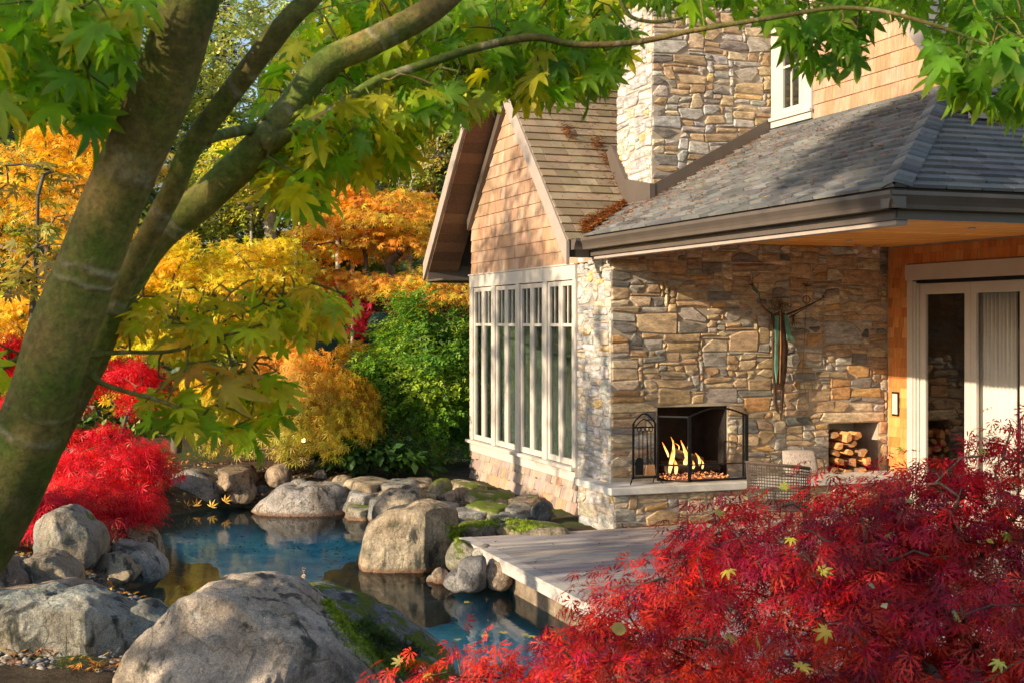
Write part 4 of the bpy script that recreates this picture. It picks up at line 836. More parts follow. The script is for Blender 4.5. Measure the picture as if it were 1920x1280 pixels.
# small ones along the banks
RS = [('squared grey slab filling the gap between the mossy slabs', 940, 955, 985, 985, -.06, GREYR, .2), ('broad tan slab behind the upright boulder', 790, 955, 850, 985, -.12, TANR, .3), ('narrow slab against the house skirting', 960, 925, 1010, 945, -.06, WARM, .3), ('flat mossy slab left of the mossy topped rock', 745, 915, 810, 940, -.12, TANR, .5), ('long low slab above the pond edge blocks', 700, 925, 760, 945, -.15, GREYR, .2),
      ('small brown rock right of the round veined one', 478, 908, 508, 935, -.25, DRK, 0), ('grey rock in leaf litter above the long pale boulder', 500, 868, 545, 905, .0, WARM, .1),
      ('flat grey rock on the far bank under the orange mound', 420, 868, 470, 890, .1, WARM, 0), ('small pale rock left of the fern', 590, 878, 612, 900, -.02, PALE, 0), ('small grey rock on the far bank before the orange mound', 543, 898, 580, 915, -.02, GREYR, 0),
      ('tan rock beside the fern foot', 622, 890, 662, 908, -.04, TANR, .1), ('flat slab behind the pebble strip below the fern', 656, 890, 735, 915, -.05, TANR, .2), ('flat grey slab in the back row of stepping stones', 720, 893, 775, 915, -.06, GREYR, .15),
      ('pale block in the stone bank above the pond edge', 658, 911, 712, 932, -.15, PALE, .25), ('small block right of the pale bank block', 710, 910, 750, 930, -.12, TANR, .2), ('low mossy block at the pond edge', 658, 938, 705, 962, -.3, (.36, .33, .26), .45),
      ('pale standing rock at the back of the stepping stones', 762, 890, 802, 918, -.1, TANR, .05), ('mossy topped rock right of the pale standing rock', 806, 893, 850, 938, -.12, TANR, .95), ('brown squared rock before the mossy topped rock', 830, 918, 892, 943, -.12, WARM, .1),
      ('thin flat slab beside the house skirting', 850, 900, 905, 915, -.06, TANR, .45), ('thin mossy slab nearer the house skirting', 880, 915, 965, 940, -.06, TANR, .6), ('long mossy slab in the middle of the steps', 885, 936, 955, 962, -.06, (.34, .31, .24), .8),
      ('flat grey slab left of the mossy slab', 846, 944, 920, 970, -.1, GREYR, .15), ('upright grey green block by the house wall', 958, 936, 990, 968, -.04, GREYR, .25), ('grey cube like rock nearest the house wall', 998, 940, 1034, 972, -.03, (.26, .26, .26), .05),
      ('low tan rock with moss before the steps', 860, 970, 945, 1002, -.12, TANR, .6), ('flat broad stepping stone next to the deck', 940, 972, 1062, 998, -.06, (.36, .30, .22), .55), ('blue grey flat rock left of the stepping stones', 800, 935, 850, 955, -.12, (.28, .30, .32), .1),
      ('small rock between mossy steps and deck', 925, 962, 965, 978, -.07, GREYR, .3), ('small dark rock touching the deck corner', 893, 990, 935, 1012, -.14, DRK, .1), ('low flat rock at the deck back edge', 970, 990, 1058, 1003, -.05, TANR, .3),
      ('reddish round stone under the grey boulder', 156, 1065, 178, 1090, -.2, (.42, .22, .13), 0), ('small tan stone beside the reddish one', 172, 1065, 192, 1088, -.2, TANR, 0), ('brown wet rock at the waterline below the reddish stone', 160, 1084, 225, 1115, -.38, (.28, .21, .17), 0),
      ('small rock above the two tone rock', 190, 1022, 212, 1042, -.02, WARM, 0), ('pale stone at the bottom left corner', -20, 1258, 40, 1300, .0, PALE, .1), ('round pale stone in the gravel at lower left', 28, 1260, 55, 1280, .0, PALE, 0), ('rounded grey stone in the gravel', 55, 1266, 100, 1292, .03, PALE, .0),
      ('tan stone in the gravel under the flat topped boulder', 118, 1255, 156, 1278, .0, TANR, .15), ('blue grey stone in the gravel', 158, 1257, 192, 1284, .0, (.27, .31, .36), 0), ('greenish stone beside the huge boulder', 200, 1256, 232, 1282, .0, GREYR, .3), ('flat stone between two gravel stones', 82, 1264, 114, 1274, .0, (.3, .33, .3), .2),
      ('tan rock low behind the pond slab on the left', 262, 925, 285, 948, -.2, TANR, 0), ('dark wet rock at the foot of the upright boulder', 812, 1062, 840, 1085, -.3, WARM, 0), ('small rock between upright boulder and deck rocks', 800, 1075, 835, 1095, -.38, GREYR, 0),
      ('small brown rock on the bank below the orange mound', 404, 896, 430, 918, -.1, WARM, 0), ('pale flat rock behind the long pale boulder', 610, 902, 655, 914, -.1, PALE, 0), ('broken rock left of the upright boulder foot', 672, 1030, 692, 1062, -.36, WARM, 0)]
import re
def slab(label, x0, y0, x1, y1, zt, seed, col, moss):
    r = random.Random(seed); Dn = (EYE - zt + .07) * F / (y1 - 605); Df = (EYE - zt) * F / (y0 - 605); D = (Dn + Df) / 2; hd = max(.14, (Df - Dn) / 2); hw = (x1 - x0) / 2 * D / F
    c = at((x0 + x1) / 2, 605, D); c[2] = zt; V, Fc = ICO[4]; V = V.copy(); sd = Vector((seed * 1.3, seed * .7, 2))
    q = np.hypot(V[:, 0], V[:, 1]); th = np.arctan2(V[:, 1], V[:, 0]); k = 6; A_ = sorted(r.uniform(0, 6.28) for _ in range(k)); L = V / (np.sum(np.abs(V) ** 5, axis=1) ** .2)[:, None]
    for i in range(7):
        a = 6.28 * (i + r.uniform(-.3, .3)) / 7; nn = np.array([math.cos(a), math.sin(a), r.uniform(-.05, .25)]); e = L @ nn; L = L - nn * (np.maximum(0, e - r.uniform(.86, 1.02)) * .97)[:, None]
    dz = np.array([noise.noise(Vector(v) * 1.5 + sd) * .12 + noise.noise(Vector(v) * 4 + sd) * .06 - abs(noise.noise(Vector(v) * 7 + sd)) * .05 for v in L])
    L = L * (1 + dz)[:, None]; h = .16
    W_ = c + L[:, :1] * hw * RGT + L[:, 1:2] * hd * FWD + (L[:, 2:] - 1) * np.array([0, 0, h]) + (L[:, :1] * r.uniform(-.04, .04)) * np.array([0, 0, 1]); o = mk('rock', W_, Fc, ROCK, smooth=True); o.color = (*col, moss); return tag(o, label, 'rock')
for i, (lb, x0, y0, x1, y1, zb, c, ms) in enumerate(RS):
  if re.search('slab|flat|step|block', lb) and y1 < 1100: slab(lb, x0 - 11, y0 - 1, x1 + 11, y1 + 3, zb + .10, 100 + i, c, ms)
  else: rk(lb, x0, y0, x1, y1, zb, 100 + i, c, ms)
# submerged ledges
for i, (lb, x0, x1, y0, y1, z) in enumerate([('submerged brown ledge running out from the upright boulder', 610, 790, 1050, 1105, -.50), ('submerged ledge under the left bank rocks', 300, 400, 1055, 1100, -.50), ('second submerged ledge at the left of the pond', 250, 340, 1100, 1150, -.50), ('submerged pale rock before the upright boulder', 740, 850, 1085, 1130, -.5)]):
    a = onz((x0 + x1) / 2, (y0 + y1) / 2, z); hw = (x1 - x0) / 2 * (a @ FWD) / F; dd = abs(onz(960, y0, z) @ FWD - onz(960, y1, z) @ FWD) / 2; V, Fc = ICO[4]; V = V.copy()
    V = np.sign(V) * np.abs(V) ** .8; dsp = np.array([noise.noise(Vector(v) * 2 + Vector((i * 3, 0, 0))) for v in V]); V = V * (1 + .35 * dsp)[:, None]; V[:, 2] = np.minimum(V[:, 2], .5 + .2 * dsp) * .6
    Wp = a + V[:, :1] * hw * RGT + V[:, 1:2] * dd * FWD + (V[:, 2:] - .32) * np.array([0, 0, .5]); o = mk('submerged_rock', Wp, Fc, ROCK, smooth=True); o.color = (.34, .36, .27, 0); tag(o, lb, 'rock')
# gravel and pebbles
b = MB(); rr = np.random.RandomState(77); V0, F0 = ICO[3]; V0 = V0; cnt = 0
import bmesh
bmx = bmesh.new(); bmesh.ops.create_icosphere(bmx, subdivisions=1, radius=1); V1 = np.array([v.co[:] for v in bmx.verts]); F1 = np.array([[v.index for v in f.verts] for f in bmx.faces]); bmx.free()
def pebbles(name, spots, label, zoff=0):
    VV = []; FF = []; CC = []; k = 0
    for (p, s) in spots:
        v = V1 * (1 + .3 * (rr.rand(len(V1), 1) - .5)) * np.array([s * (1 + rr.rand()), s * (.7 + rr.rand() * .6), s * .6]); a = rr.rand() * 6.28; c_, s_ = math.cos(a), math.sin(a)
        v = v @ np.array([[c_, s_, 0], [-s_, c_, 0], [0, 0, 1]]) + p; VV.append(v); FF.append(F1 + k); k += len(v); CC.append(np.tile(np.array([(.26, .23, .19), (.18, .16, .145), (.33, .30, .26), (.24, .16, .10), (.15, .16, .17)][rr.randint(5)]) * (.6 + .6 * rr.rand()), (len(v), 1)))
    return tag(mk(name, np.concatenate(VV), np.concatenate(FF), PEB, col=np.concatenate(CC), smooth=True, kind='stuff'), label)
PEB = M('pebble', attr=True, rough=.8, var=.3, scale=30, bs=.5, bscale=90)
def gz_(x, y): return float(ground_h(np.array([x]), np.array([y]))[0])
def spots(n, x0, x1, y0, y1, s0, s1, z=-.05):
    L = []
    for _ in range(n):
        p = onz(rr.uniform(x0, x1), rr.uniform(y0, y1), z); g = gz_(p[0], p[1]); L.append((np.array([p[0], p[1], g + .0]), rr.uniform(s0, s1)))
    return L
pebbles('gravel', spots(900, -60, 420, 1235, 1300, .008, .03) + spots(700, 0, 260, 1080, 1240, .008, .03), 'mixed grey gravel between the foreground boulders')
pebbles('pebbles', spots(700, 600, 1060, 895, 1010, .006, .022) + spots(400, 380, 660, 870, 940, .006, .022) + spots(300, 260, 420, 880, 960, .006, .02), 'small pebbles between the stepping stones and along the far bank')
# unseen trees left of the picture, placed for their shade: label, right, ahead, crown height, crown radii, leaves, seed
SHADE = [('tall tree shading the camera and the leaning maple', -6.6, -.6, 4.6, (2.0, 3.2, 2.0), 2000, 201),
         ('leafy tree left of the near boulders', -9.2, 2.4, 3.7, (1.2, 1.8, 1.3), 250, 204),
         ('tall tree left of the pond shading the porch roof', -9.4, 2.4, 9.4, (1.8, 3.4, 1.9), 9000, 202),
         ('thin crowned tree left of the pond dappling the window wall', -11.0, 11.6, 6.8, (1.3, 2.4, 2.6), 2300, 203),
         ('slender tree left of the pond throwing dapples on the deck', -8.6, 6.5, 4.1, (1.0, 2.0, .9), 620, 205),
         ('slender tree left of the pond dappling the upright boulder', -9.5, 9.4, 5.0, (1.0, 1.4, 1.9), 620, 206)]
# ------------------------------------------------------------------ plants
def leafV(kind):
    V = [(0, 0, 0)]; T = []
    if kind == 'maple':                       # palmate, seven pointed lobes
        A = [-122, -80, -40, 0, 40, 80, 122]; Ls = [.40, .68, .88, 1.0, .88, .68, .40]
        for i, (a, l) in enumerate(zip(A, Ls)):
            a = math.radians(a); pt = lambda r, da, z: (r * math.sin(a + math.radians(da)), r * math.cos(a + math.radians(da)), z - .28 * r * r)
            b = len(V); V += [pt(.34, -20, .0), pt(l * .60, -13.5, .03), pt(l * .80, -7, .02), pt(l, 0, -.03), pt(l * .80, 7, .02), pt(l * .60, 13.5, .03), pt(.34, 20, .0), pt(l * .52, 0, -.02)]
            T += [(0, b + 7, b), (b, b + 7, b + 1), (b + 1, b + 7, b + 2), (b + 2, b + 7, b + 3), (b + 3, b + 7, b + 4), (b + 4, b + 7, b + 5), (b + 5, b + 7, b + 6), (b + 6, b + 7, 0)]
        V += [(-.008, 0, 0), (.008, 0, 0), (0, -.45, .1)]; n = len(V); T.append((n - 3, n - 2, n - 1))
    elif kind == 'star':                      # cheaper five lobed leaf
        for a, l in zip((-75, -38, 0, 38, 75), (.65, .9, 1, .9, .65)):
            a = math.radians(a); pt = lambda r, da: (r * math.sin(a + math.radians(da)), r * math.cos(a + math.radians(da)), -.3 * r * r)
            b = len(V); V += [pt(.5 * l, -11), pt(l, 0), pt(.5 * l, 11)]; T += [(0, b, b + 2), (b, b + 1, b + 2)]
    elif kind == 'lace':                      # dissected leaf: thin toothed lobes
        for a, l in zip((-105, -70, -35, 0, 35, 70, 105), (.5, .75, .95, 1, .95, .75, .5)):
            a = math.radians(a); pt = lambda r, da: (r * math.sin(a) + da * math.cos(a), r * math.cos(a) - da * math.sin(a), -.42 * r * r)
            b = len(V); V += [pt(.05, 0), pt(.45 * l, -.04), pt(.45 * l, .04), pt(l, 0)]; T += [(b, b + 1, b + 2), (b + 1, b + 3, b + 2)]
            for s, r0 in ((1, .32), (-1, .38), (1, .55), (-1, .62)):
                b = len(V); V += [pt(r0 * l, s * .02), pt(r0 * l + .09, s * .02), pt(r0 * l + .2, s * .155 * l)]; T += [(b, b + 1, b + 2)]
    elif kind == 'lace2':
        for a, l in zip((-80, -40, 0, 40, 80), (.7, .95, 1, .95, .7)):
            a = math.radians(a); pt = lambda r, da: (r * math.sin(a) + da * math.cos(a), r * math.cos(a) - da * math.sin(a), -.42 * r * r)
            b = len(V); V += [pt(.05, 0), pt(.5 * l, -.055), pt(.5 * l, .055), pt(l, 0)]; T += [(b, b + 1, b + 2), (b + 1, b + 3, b + 2)]
    elif kind == 'oval':
        V = [(0, 0, 0), (-.28, .5, .04), (.28, .5, .04), (0, 1, -.12)]; T = [(0, 2, 1), (1, 2, 3)]
    elif kind == 'sprig':                     # a twiglet of four small leaves
        V = []
        for a, y0 in ((-50, .0), (45, .15), (-35, .45), (30, .6)):
            a = math.radians(a); b = len(V); d = (math.sin(a), math.cos(a)); e = (d[1], -d[0])
            V += [(0, y0, 0), (d[0] * .22 - e[0] * .13, y0 + d[1] * .22 - e[1] * .13, .03), (d[0] * .22 + e[0] * .13, y0 + d[1] * .22 + e[1] * .13, -.03), (d[0] * .45, y0 + d[1] * .45, -.05)]
            T += [(b, b + 2, b + 1), (b + 1, b + 2, b + 3)]
    elif kind == 'needle':
        V = []
        for k in range(9):
            a = math.radians(-64 + 16 * k); b = len(V); d = (math.sin(a), math.cos(a)); y0 = .04 * k; e = (d[1] * .03, -d[0] * .03); l = .75
            V += [(-e[0], y0 - e[1], 0), (e[0], y0 + e[1], 0), (d[0] * l, y0 + d[1] * l, -.1)]; T += [(b, b + 1, b + 2)]
    return np.array(V, float), np.array(T)
LV = {k: leafV(k) for k in ('maple', 'star', 'lace', 'lace2', 'oval', 'sprig', 'needle')}
TIP = (.62, .36, .04)
def tipmix(V, kind):
    r = np.hypot(V[:, 0], V[:, 1]); return np.clip(r - .45, 0, 1) ** 1.5 * .8 if kind == 'maple' else 0 * r
def frames(d, n):
    d = d / np.linalg.norm(d, axis=1)[:, None]; n = n - (n * d).sum(1)[:, None] * d; n = n / np.maximum(1e-6, np.linalg.norm(n, axis=1))[:, None]
    return np.stack([np.cross(d, n), d, n], 2)
def leaves(name, kind, P, Rm, Sz, C, mat, parent, stuff=True, lab=None):
    V, T = LV[kind]; n = len(P); k = len(V)
    W_ = np.einsum('nij,kj->nki', Rm, V) * Sz[:, None, None] + P[:, None, :]; tv = tipmix(V, kind)
    Fc = (T[None] + (np.arange(n) * k)[:, None, None]).reshape(-1, 3); c = (C[:, None, :] * (1 - tv[None, :, None]) + np.array(TIP)[None, None, :] * tv[None, :, None]).reshape(-1, 3) if kind == 'maple' else np.repeat(C, k, 0)
    return mk(name, W_.reshape(-1, 3), Fc, mat, parent, col=c, kind='stuff' if stuff else None, smooth=kind == 'maple')
def attach(nodes, targets, bend=.12, rs=None, bias=None):
    """greedy branching: each target joins the nearest node; returns edges with pipe-model counts"""
    Nn = [np.array(p, float) for p in nodes]; par = [-1] + list(range(len(nodes) - 1)); T = np.asarray(targets, float)
    order = np.argsort(np.min(np.linalg.norm(T[:, None] - np.array(Nn)[None], axis=2), axis=1)); leafnode = []
    arr = np.array(Nn)
    for i in order:
        t = T[i]; dd = np.linalg.norm(arr - t, axis=1)
        if bias is not None: dd = dd + bias * np.maximum(0, arr[:, 2] - t[2])
        j = int(np.argmin(dd)); L_ = np.linalg.norm(t - arr[j]); m = (arr[j] + t) / 2 + (rs.rand(3) - .5) * L_ * bend * 2 + np.array([0, 0, .10 * L_])
        Nn.append(m); par.append(j); Nn.append(t); par.append(len(Nn) - 2); arr = np.array(Nn); leafnode.append(len(Nn) - 1)
    cnt = np.zeros(len(Nn))
    for k in leafnode: cnt[k] += 1
    for k in range(len(Nn) - 1, 0, -1):
        if par[k] >= 0: cnt[par[k]] += cnt[k]
    return arr, par, cnt
def limbs(name, arr, par, cnt, r0, mat, parent, nside=6, rmin=.004, nfix=0, pw=.5, kind=None):
    b = MB(); mx = cnt.max(); rad = np.maximum(rmin, r0 * (cnt / mx) ** pw)
    for k in range(1, len(arr)):
        j = par[k]; b.tube([arr[j], arr[k]], [min(rad[j], rad[k] * 1.35), rad[k]], nside if rad[k] > .012 else 4, cap=False)
    return b.build(name, mat, parent, uvs=True, smooth=True, kind=kind)
def tree(name, label, cat, base, blobs, ncl, clr, nleaf, lsize, kind, pal, seed, trunk_r=.08, flat=.4, droop=.35, weep=0., group=None, bark=BARK, shell=.35, mat=LEAF, clump_var=.35, lean=(0, 0), ttop=.5, stuffkind='foliage', hue=None, single=0):
    rs = np.random.RandomState(seed); base = np.array(base, float); root = empty(name, base, label, cat, group)
    w_ = np.array([np.prod(b_[1]) ** .67 for b_ in blobs]); w_ = w_ / w_.sum(); CT = []
    for (c, rad), ww in zip(blobs, w_):
        n = max(2, int(ncl * ww)); g = rs.randn(n, 3); g /= np.linalg.norm(g, axis=1)[:, None]; g[:, 2] = np.where(g[:, 2] < -.35, -g[:, 2] * .6, g[:, 2])
        r_ = 1 - shell * rs.rand(n) ** 1.5; q = g * r_[:, None] * np.array(rad)       # radii given along (right, forward, up)
        CT.append(np.array(c) + q[:, :1] * RGT + q[:, 1:2] * FWD + q[:, 2:] * np.array([0, 0, 1]))
    CT = np.concatenate(CT); cen = np.average(np.array([b_[0] for b_ in blobs]), axis=0, weights=w_); top = CT[:, 2].max()
    tt = base + (cen - base) * np.array([1, 1, 0]) * .8; tt[2] = base[2] + (top - base[2]) * ttop
    nodes = [base * (1 - t) + tt * t + np.array([math.sin(3 * t + seed) * .04, math.cos(2.3 * t + seed) * .04, 0]) * (top - base[2]) * .5 * (t > 0) for t in np.linspace(0, 1, 7)]
    nodes[0] = nodes[0] - np.array([0, 0, .15])
    arr, par, cnt = attach(nodes, CT, rs=rs, bias=.6)
    limbs('trunk', arr, par, cnt, trunk_r, bark, root)
    n = len(CT); per = rs.poisson(nleaf / n, n); ci = np.repeat(np.arange(n), per); m = len(ci)
    g = rs.randn(m, 3) * .5; nr = np.linalg.norm(g, axis=1); g = g / np.maximum(1, nr)[:, None]; off = g * clr * np.array([1, 1, flat]); off[:, 2] -= (off[:, 0] ** 2 + off[:, 1] ** 2) / clr * .35 * (flat < .8)
    P = CT[ci] + off; P[:, 2] += clr * .3 * weep
    outv = P - cen; outv[:, 2] *= .3; outv /= np.maximum(1e-3, np.linalg.norm(outv, axis=1))[:, None]
    h = off.copy(); h[:, 2] = 0; h /= np.maximum(1e-3, np.linalg.norm(h, axis=1))[:, None]
    d = h * .8 + outv * .6 + rs.randn(m, 3) * .45 - np.array([0, 0, 1.0]) * (droop + weep)
    nn = np.array([0, 0, 1.0]) + rs.randn(m, 3) * .45 + outv * (.4 + weep)
    pa = np.array(pal); cc = rs.randint(len(pa), size=n) if hue is None else None
    base_c = pa[cc] if hue is None else hue(CT, rs, pa)
    C = base_c[ci] * (1 - .35) + pa[rs.randint(len(pa), size=m)] * .35; C = C * (1 + (rs.rand(m, 1) - .5) * .5) * (1 + (rs.rand(n, 1)[ci] - .5) * clump_var)
    S_ = lsize * (.65 + .7 * rs.rand(m))
    idx = np.arange(m)
    if single:
        x, y, D = pix(P); vis = (x > 0) & (x < 1920) & (y > 0) & (y < 1280) & (D > .3); sc = np.where(vis, S_ / np.maximum(.2, D), 0); o = np.argsort(-sc)[:single]
        Rm = frames(d[o], nn[o]); meshes = {}
        for q, i in enumerate(o):
            key = (int(C[i][0] * 12), int(C[i][1] * 12))
            if key not in meshes:
                V, T = LV[kind]; me = bpy.data.meshes.new('leaf'); me.from_pydata(V.tolist(), [], [tuple(int(a) for a in t) for t in T]); a_ = me.color_attributes.new('Col', 'FLOAT_COLOR', 'POINT'); a_.data.foreach_set('color', np.tile(np.append(C[i], 1), len(V)).astype(np.float32)); me.materials.append(mat); meshes[key] = me
            ob = bpy.data.objects.new('leaf', meshes[key]); COL.objects.link(ob); ob.parent = root
            M4 = Matrix([list(Rm[q][r_] * S_[i]) + [P[i][r_] - base[r_]] for r_ in range(3)] + [[0, 0, 0, 1]]); ob.matrix_basis = M4
        idx = np.setdiff1d(idx, o)
    leaves(stuffkind, kind, P[idx], frames(d[idx], nn[idx]), S_[idx], C[idx], mat, root)
    return root
GOLDP = [(.88, .60, .03), (.90, .68, .05), (.86, .50, .03), (.80, .66, .04), (.90, .74, .16), (.84, .42, .03)]
YGP = [(.80, .66, .03), (.66, .66, .03), (.84, .64, .04), (.52, .62, .03), (.82, .56, .03)]
ORP = [(.86, .36, .04), (.88, .46, .05), (.80, .27, .04), (.84, .56, .05), (.62, .56, .05), (.72, .60, .06)]
REDP = [(.80, .015, .02), (.70, .012, .03), (.85, .04, .02), (.74, .02, .05), (.55, .01, .02)]
CRIM = [(.56, .006, .015), (.74, .010, .008), (.36, .008, .045), (.13, .010, .045), (.80, .03, .008), (.18, .010, .03), (.52, .006, .025), (.24, .05, .02), (.30, .008, .06)]
GREENP = [(.11, .30, .03), (.20, .40, .03), (.07, .21, .03), (.36, .48, .03), (.06, .17, .035)]
DKG = [(.035, .07, .025), (.05, .09, .03), (.03, .055, .03), (.07, .10, .03)]
# ---- crimson lace-leaf maple, right foreground
def crimhue(CT, rs, pa):
    u = CT @ RGT; z = CT[:, 2]; k = rs.rand(len(CT)); c = pa[rs.randint(len(pa), size=len(CT))]
    low = np.clip((1.5 - z) / .6, 0, 1); c = np.where((k < low * .8)[:, None], np.array([.88, .07, .015]), c)
    x, y, D = pix(CT)
    g = ((x > 1430) & (x < 1620) & (y > 845) & (y < 925) & (D < 5.3)) | ((x > 1600) & (x < 1720) & (y > 780) & (y < 850) & (rs.rand(len(CT)) < .4))
    return np.where(g[:, None], np.array([.10, .20, .02]), c)
RB = [(Wd(1.95, 5.4, .85), (1.78, 1.25, .88)), (Wd(1.98, 5.4, 1.40), (.70, .6, .50)), (Wd(1.7, 4.9, .75), (1.3, .6, .6)), (Wd(1.38, 5.2, 1.38), (.52, .5, .40)), (Wd(1.0, 5.2, .92), (.85, .9, .66)), (Wd(2.55, 5.2, 1.17), (1.25, 1.0, .86)), (Wd(2.3, 5.0, 1.3), (.5, .5, .5)), (Wd(.55, 4.7, .80), (.62, .6, .50)), (Wd(-.05, 4.9, .90), (.50, .3, .22)), (Wd(.35, 4.6, .95), (.45, .4, .26)), (Wd(1.5, 4.5, .7), (1.0, .6, .75)), (Wd(.98, 4.9, 1.35), (.40, .3, .30))]
tree('lace_leaf_maple', 'low mounded crimson lace leaf maple filling the lower right', 'tree', Wd(1.75, 5.3, .35), RB, 930, .20, 16300, .071, 'lace', CRIM, 51, trunk_r=.06, flat=.55, droop=.30, weep=.25, shell=.22, single=300, hue=crimhue, clump_var=.5)
# ---- scarlet maple on the left bank
tree('scarlet_maple', 'bright scarlet lace leaf maple hanging over the left bank rocks', 'tree', at(60, 1030, 14.6), [(at(190, 880, 14.2), (.72, .6, .42)), (at(150, 960, 13.3), (.50, .5, .35)), (at(235, 950, 13.8), (.36, .4, .36)), (at(210, 740, 15.0), (.62, .5, .45)), (at(80, 980, 12.8), (.35, .3, .30)), (at(40, 840, 14.6), (.6, .5, .6)), (at(20, 690, 15), (.4, .4, .4))], 230, .2, 14000, .092, 'lace2', REDP, 52, trunk_r=.05, flat=.55, droop=.25, weep=.3, shell=.3)
# ---- golden maple behind it
tree('golden_maple', 'large golden orange maple glowing at the left edge behind the scarlet one', 'tree', at(60, 850, 23.5), [(at(60, 430, 23.4), (1.9, 1.3, 1.9)), (at(200, 310, 24), (1.1, .9, 1.0)), (at(20, 620, 23), (1.3, .9, 1.0)), (at(110, 250, 23.6), (.8, .6, .6)), (at(180, 520, 23.3), (1.1, .8, 1.0))], 340, .36, 15500, .104, 'star', GOLDP, 53, trunk_r=.10, flat=.35, shell=.5)
tree('yellow_maple', 'yellow green layered maple behind the pond at centre left', 'tree', at(330, 830, 21), [(at(370, 560, 21), (1.35, .9, 1.1)), (at(250, 640, 20.8), (1.0, .7, .85)), (at(440, 640, 21.2), (.95, .7, .7)), (at(330, 740, 20.8), (.9, .6, .5)), (at(560, 560, 21.6), (.65, .6, .45)), (at(460, 520, 21.6), (1.0, .8, .55)), (at(500, 480, 21.8), (.6, .5, .35))], 360, .30, 15500, .102, 'star', YGP + GOLDP[:3], 54, trunk_r=.09, flat=.32, shell=.5)
def weephue(CT, rs, pa):
    z = CT[:, 2]; t = np.clip((z - .8) / 1.0 + rs.randn(len(z)) * .25, 0, 1)[:, None]; return np.array([.26, .33, .02]) * (1 - t) + np.array([.80, .30, .02]) * t
tree('weeping_maple', 'dome shaped orange and olive weeping maple at the far pond bank', 'tree', at(540, 890, 20), [(at(545, 800, 20), (1.25, .95, 1.06)), (at(620, 800, 20.2), (.70, .7, .70)), (at(450, 810, 19.8), (.62, .6, .45))], 300, .22, 15500, .10, 'lace2', ORP, 55, trunk_r=.08, flat=1.0, droop=.9, weep=1.1, shell=.12, hue=weephue)
tree('orange_maple', 'spreading orange maple behind the garden left of the gable', 'tree', at(770, 640, 27), [(at(690, 450, 27), (1.55, 1.2, 1.0)), (at(640, 390, 27.5), (.8, .8, .55)), (at(770, 540, 26.5), (1.2, .8, .45)), (at(760, 420, 28), (.9, .9, .8)), (at(620, 530, 27), (.8, .6, .45)), (at(840, 560, 26), (.7, .6, .3))], 300, .42, 13000, .12, 'star', ORP, 56, trunk_r=.13, flat=.25, shell=.5)
tree('dark_red_maple', 'deep red maple showing under the orange one', 'tree', at(740, 680, 30), [(at(730, 560, 29.5), (1.5, .8, .42)), (at(830, 570, 29), (1.0, .7, .4)), (at(700, 640, 28.5), (.35, .3, .9)), (at(820, 620, 28.5), (.6, .4, .5))], 90, .4, 4500, .15, 'star', [(.36, .01, .03), (.45, .02, .04), (.28, .01, .03)], 57, flat=.5)
tree('green_shrub', 'tall feathery green shrub between weeping maple and window wall', 'shrub', at(790, 895, 21.3), [(at(800, 735, 21.4), (.75, .9, 1.35)), (at(860, 720, 21.8), (.5, .7, 1.3)), (at(740, 790, 21.2), (.6, .6, .75)), (at(760, 650, 21.8), (.5, .5, .6)), (at(862, 830, 22.3), (.42, .5, .6)), (at(770, 585, 21.6), (.3, .3, .35)), (at(700, 700, 21.4), (.35, .4, .3))], 300, .26, 14000, .12, 'sprig', GREENP + [(.26, .34, .03)], 58, trunk_r=.05, flat=.8, shell=.4, mat=LEAF)
tree('broad_leaf_shrub', 'low dark green shrub with long leaves on the far bank beside the stones', 'shrub', at(700, 895, 20.2), [(at(700, 850, 20.2), (.72, .5, .30)), (at(655, 850, 20), (.35, .4, .22)), (at(770, 860, 20.4), (.3, .4, .22))], 80, .22, 1700, .17, 'oval', [(.05, .13, .02), (.07, .17, .03), (.04, .10, .03)], 59, trunk_r=.02, flat=.6, shell=.4)
tree('silver_leaf_shrub', 'blue green broad leaved shrub left of the tall feathery one', 'shrub', at(690, 800, 21.8), [(at(690, 720, 21.8), (.38, .4, .42))], 40, .2, 700, .16, 'oval', [(.07, .15, .08), (.05, .12, .06)], 60, trunk_r=.02)
tree('yellow_shrub', 'small yellow shrub peeping out beside the dark weeping conifers', 'shrub', at(670, 720, 23.5), [(at(680, 660, 23.5), (.38, .3, .28)), (at(660, 695, 23), (.28, .3, .2))], 30, .2, 1100, .10, 'star', GOLDP, 61, trunk_r=.02, flat=.4)
# small sapling at the far left
tree('maple_sapling', 'thin sapling with pale yellow leaves against the golden maple at the left edge', 'tree', at(36, 900, 7.2), [(at(60, 560, 7), (.26, .2, .35)), (at(60, 350, 7.2), (.30, .2, .25)), (at(90, 460, 7), (.2, .2, .2))], 22, .13, 150, .07, 'maple', [(.50, .42, .05), (.42, .30, .12), (.55, .36, .05), (.35, .35, .05)], 62, trunk_r=.018, flat=.5, ttop=.9, single=0)
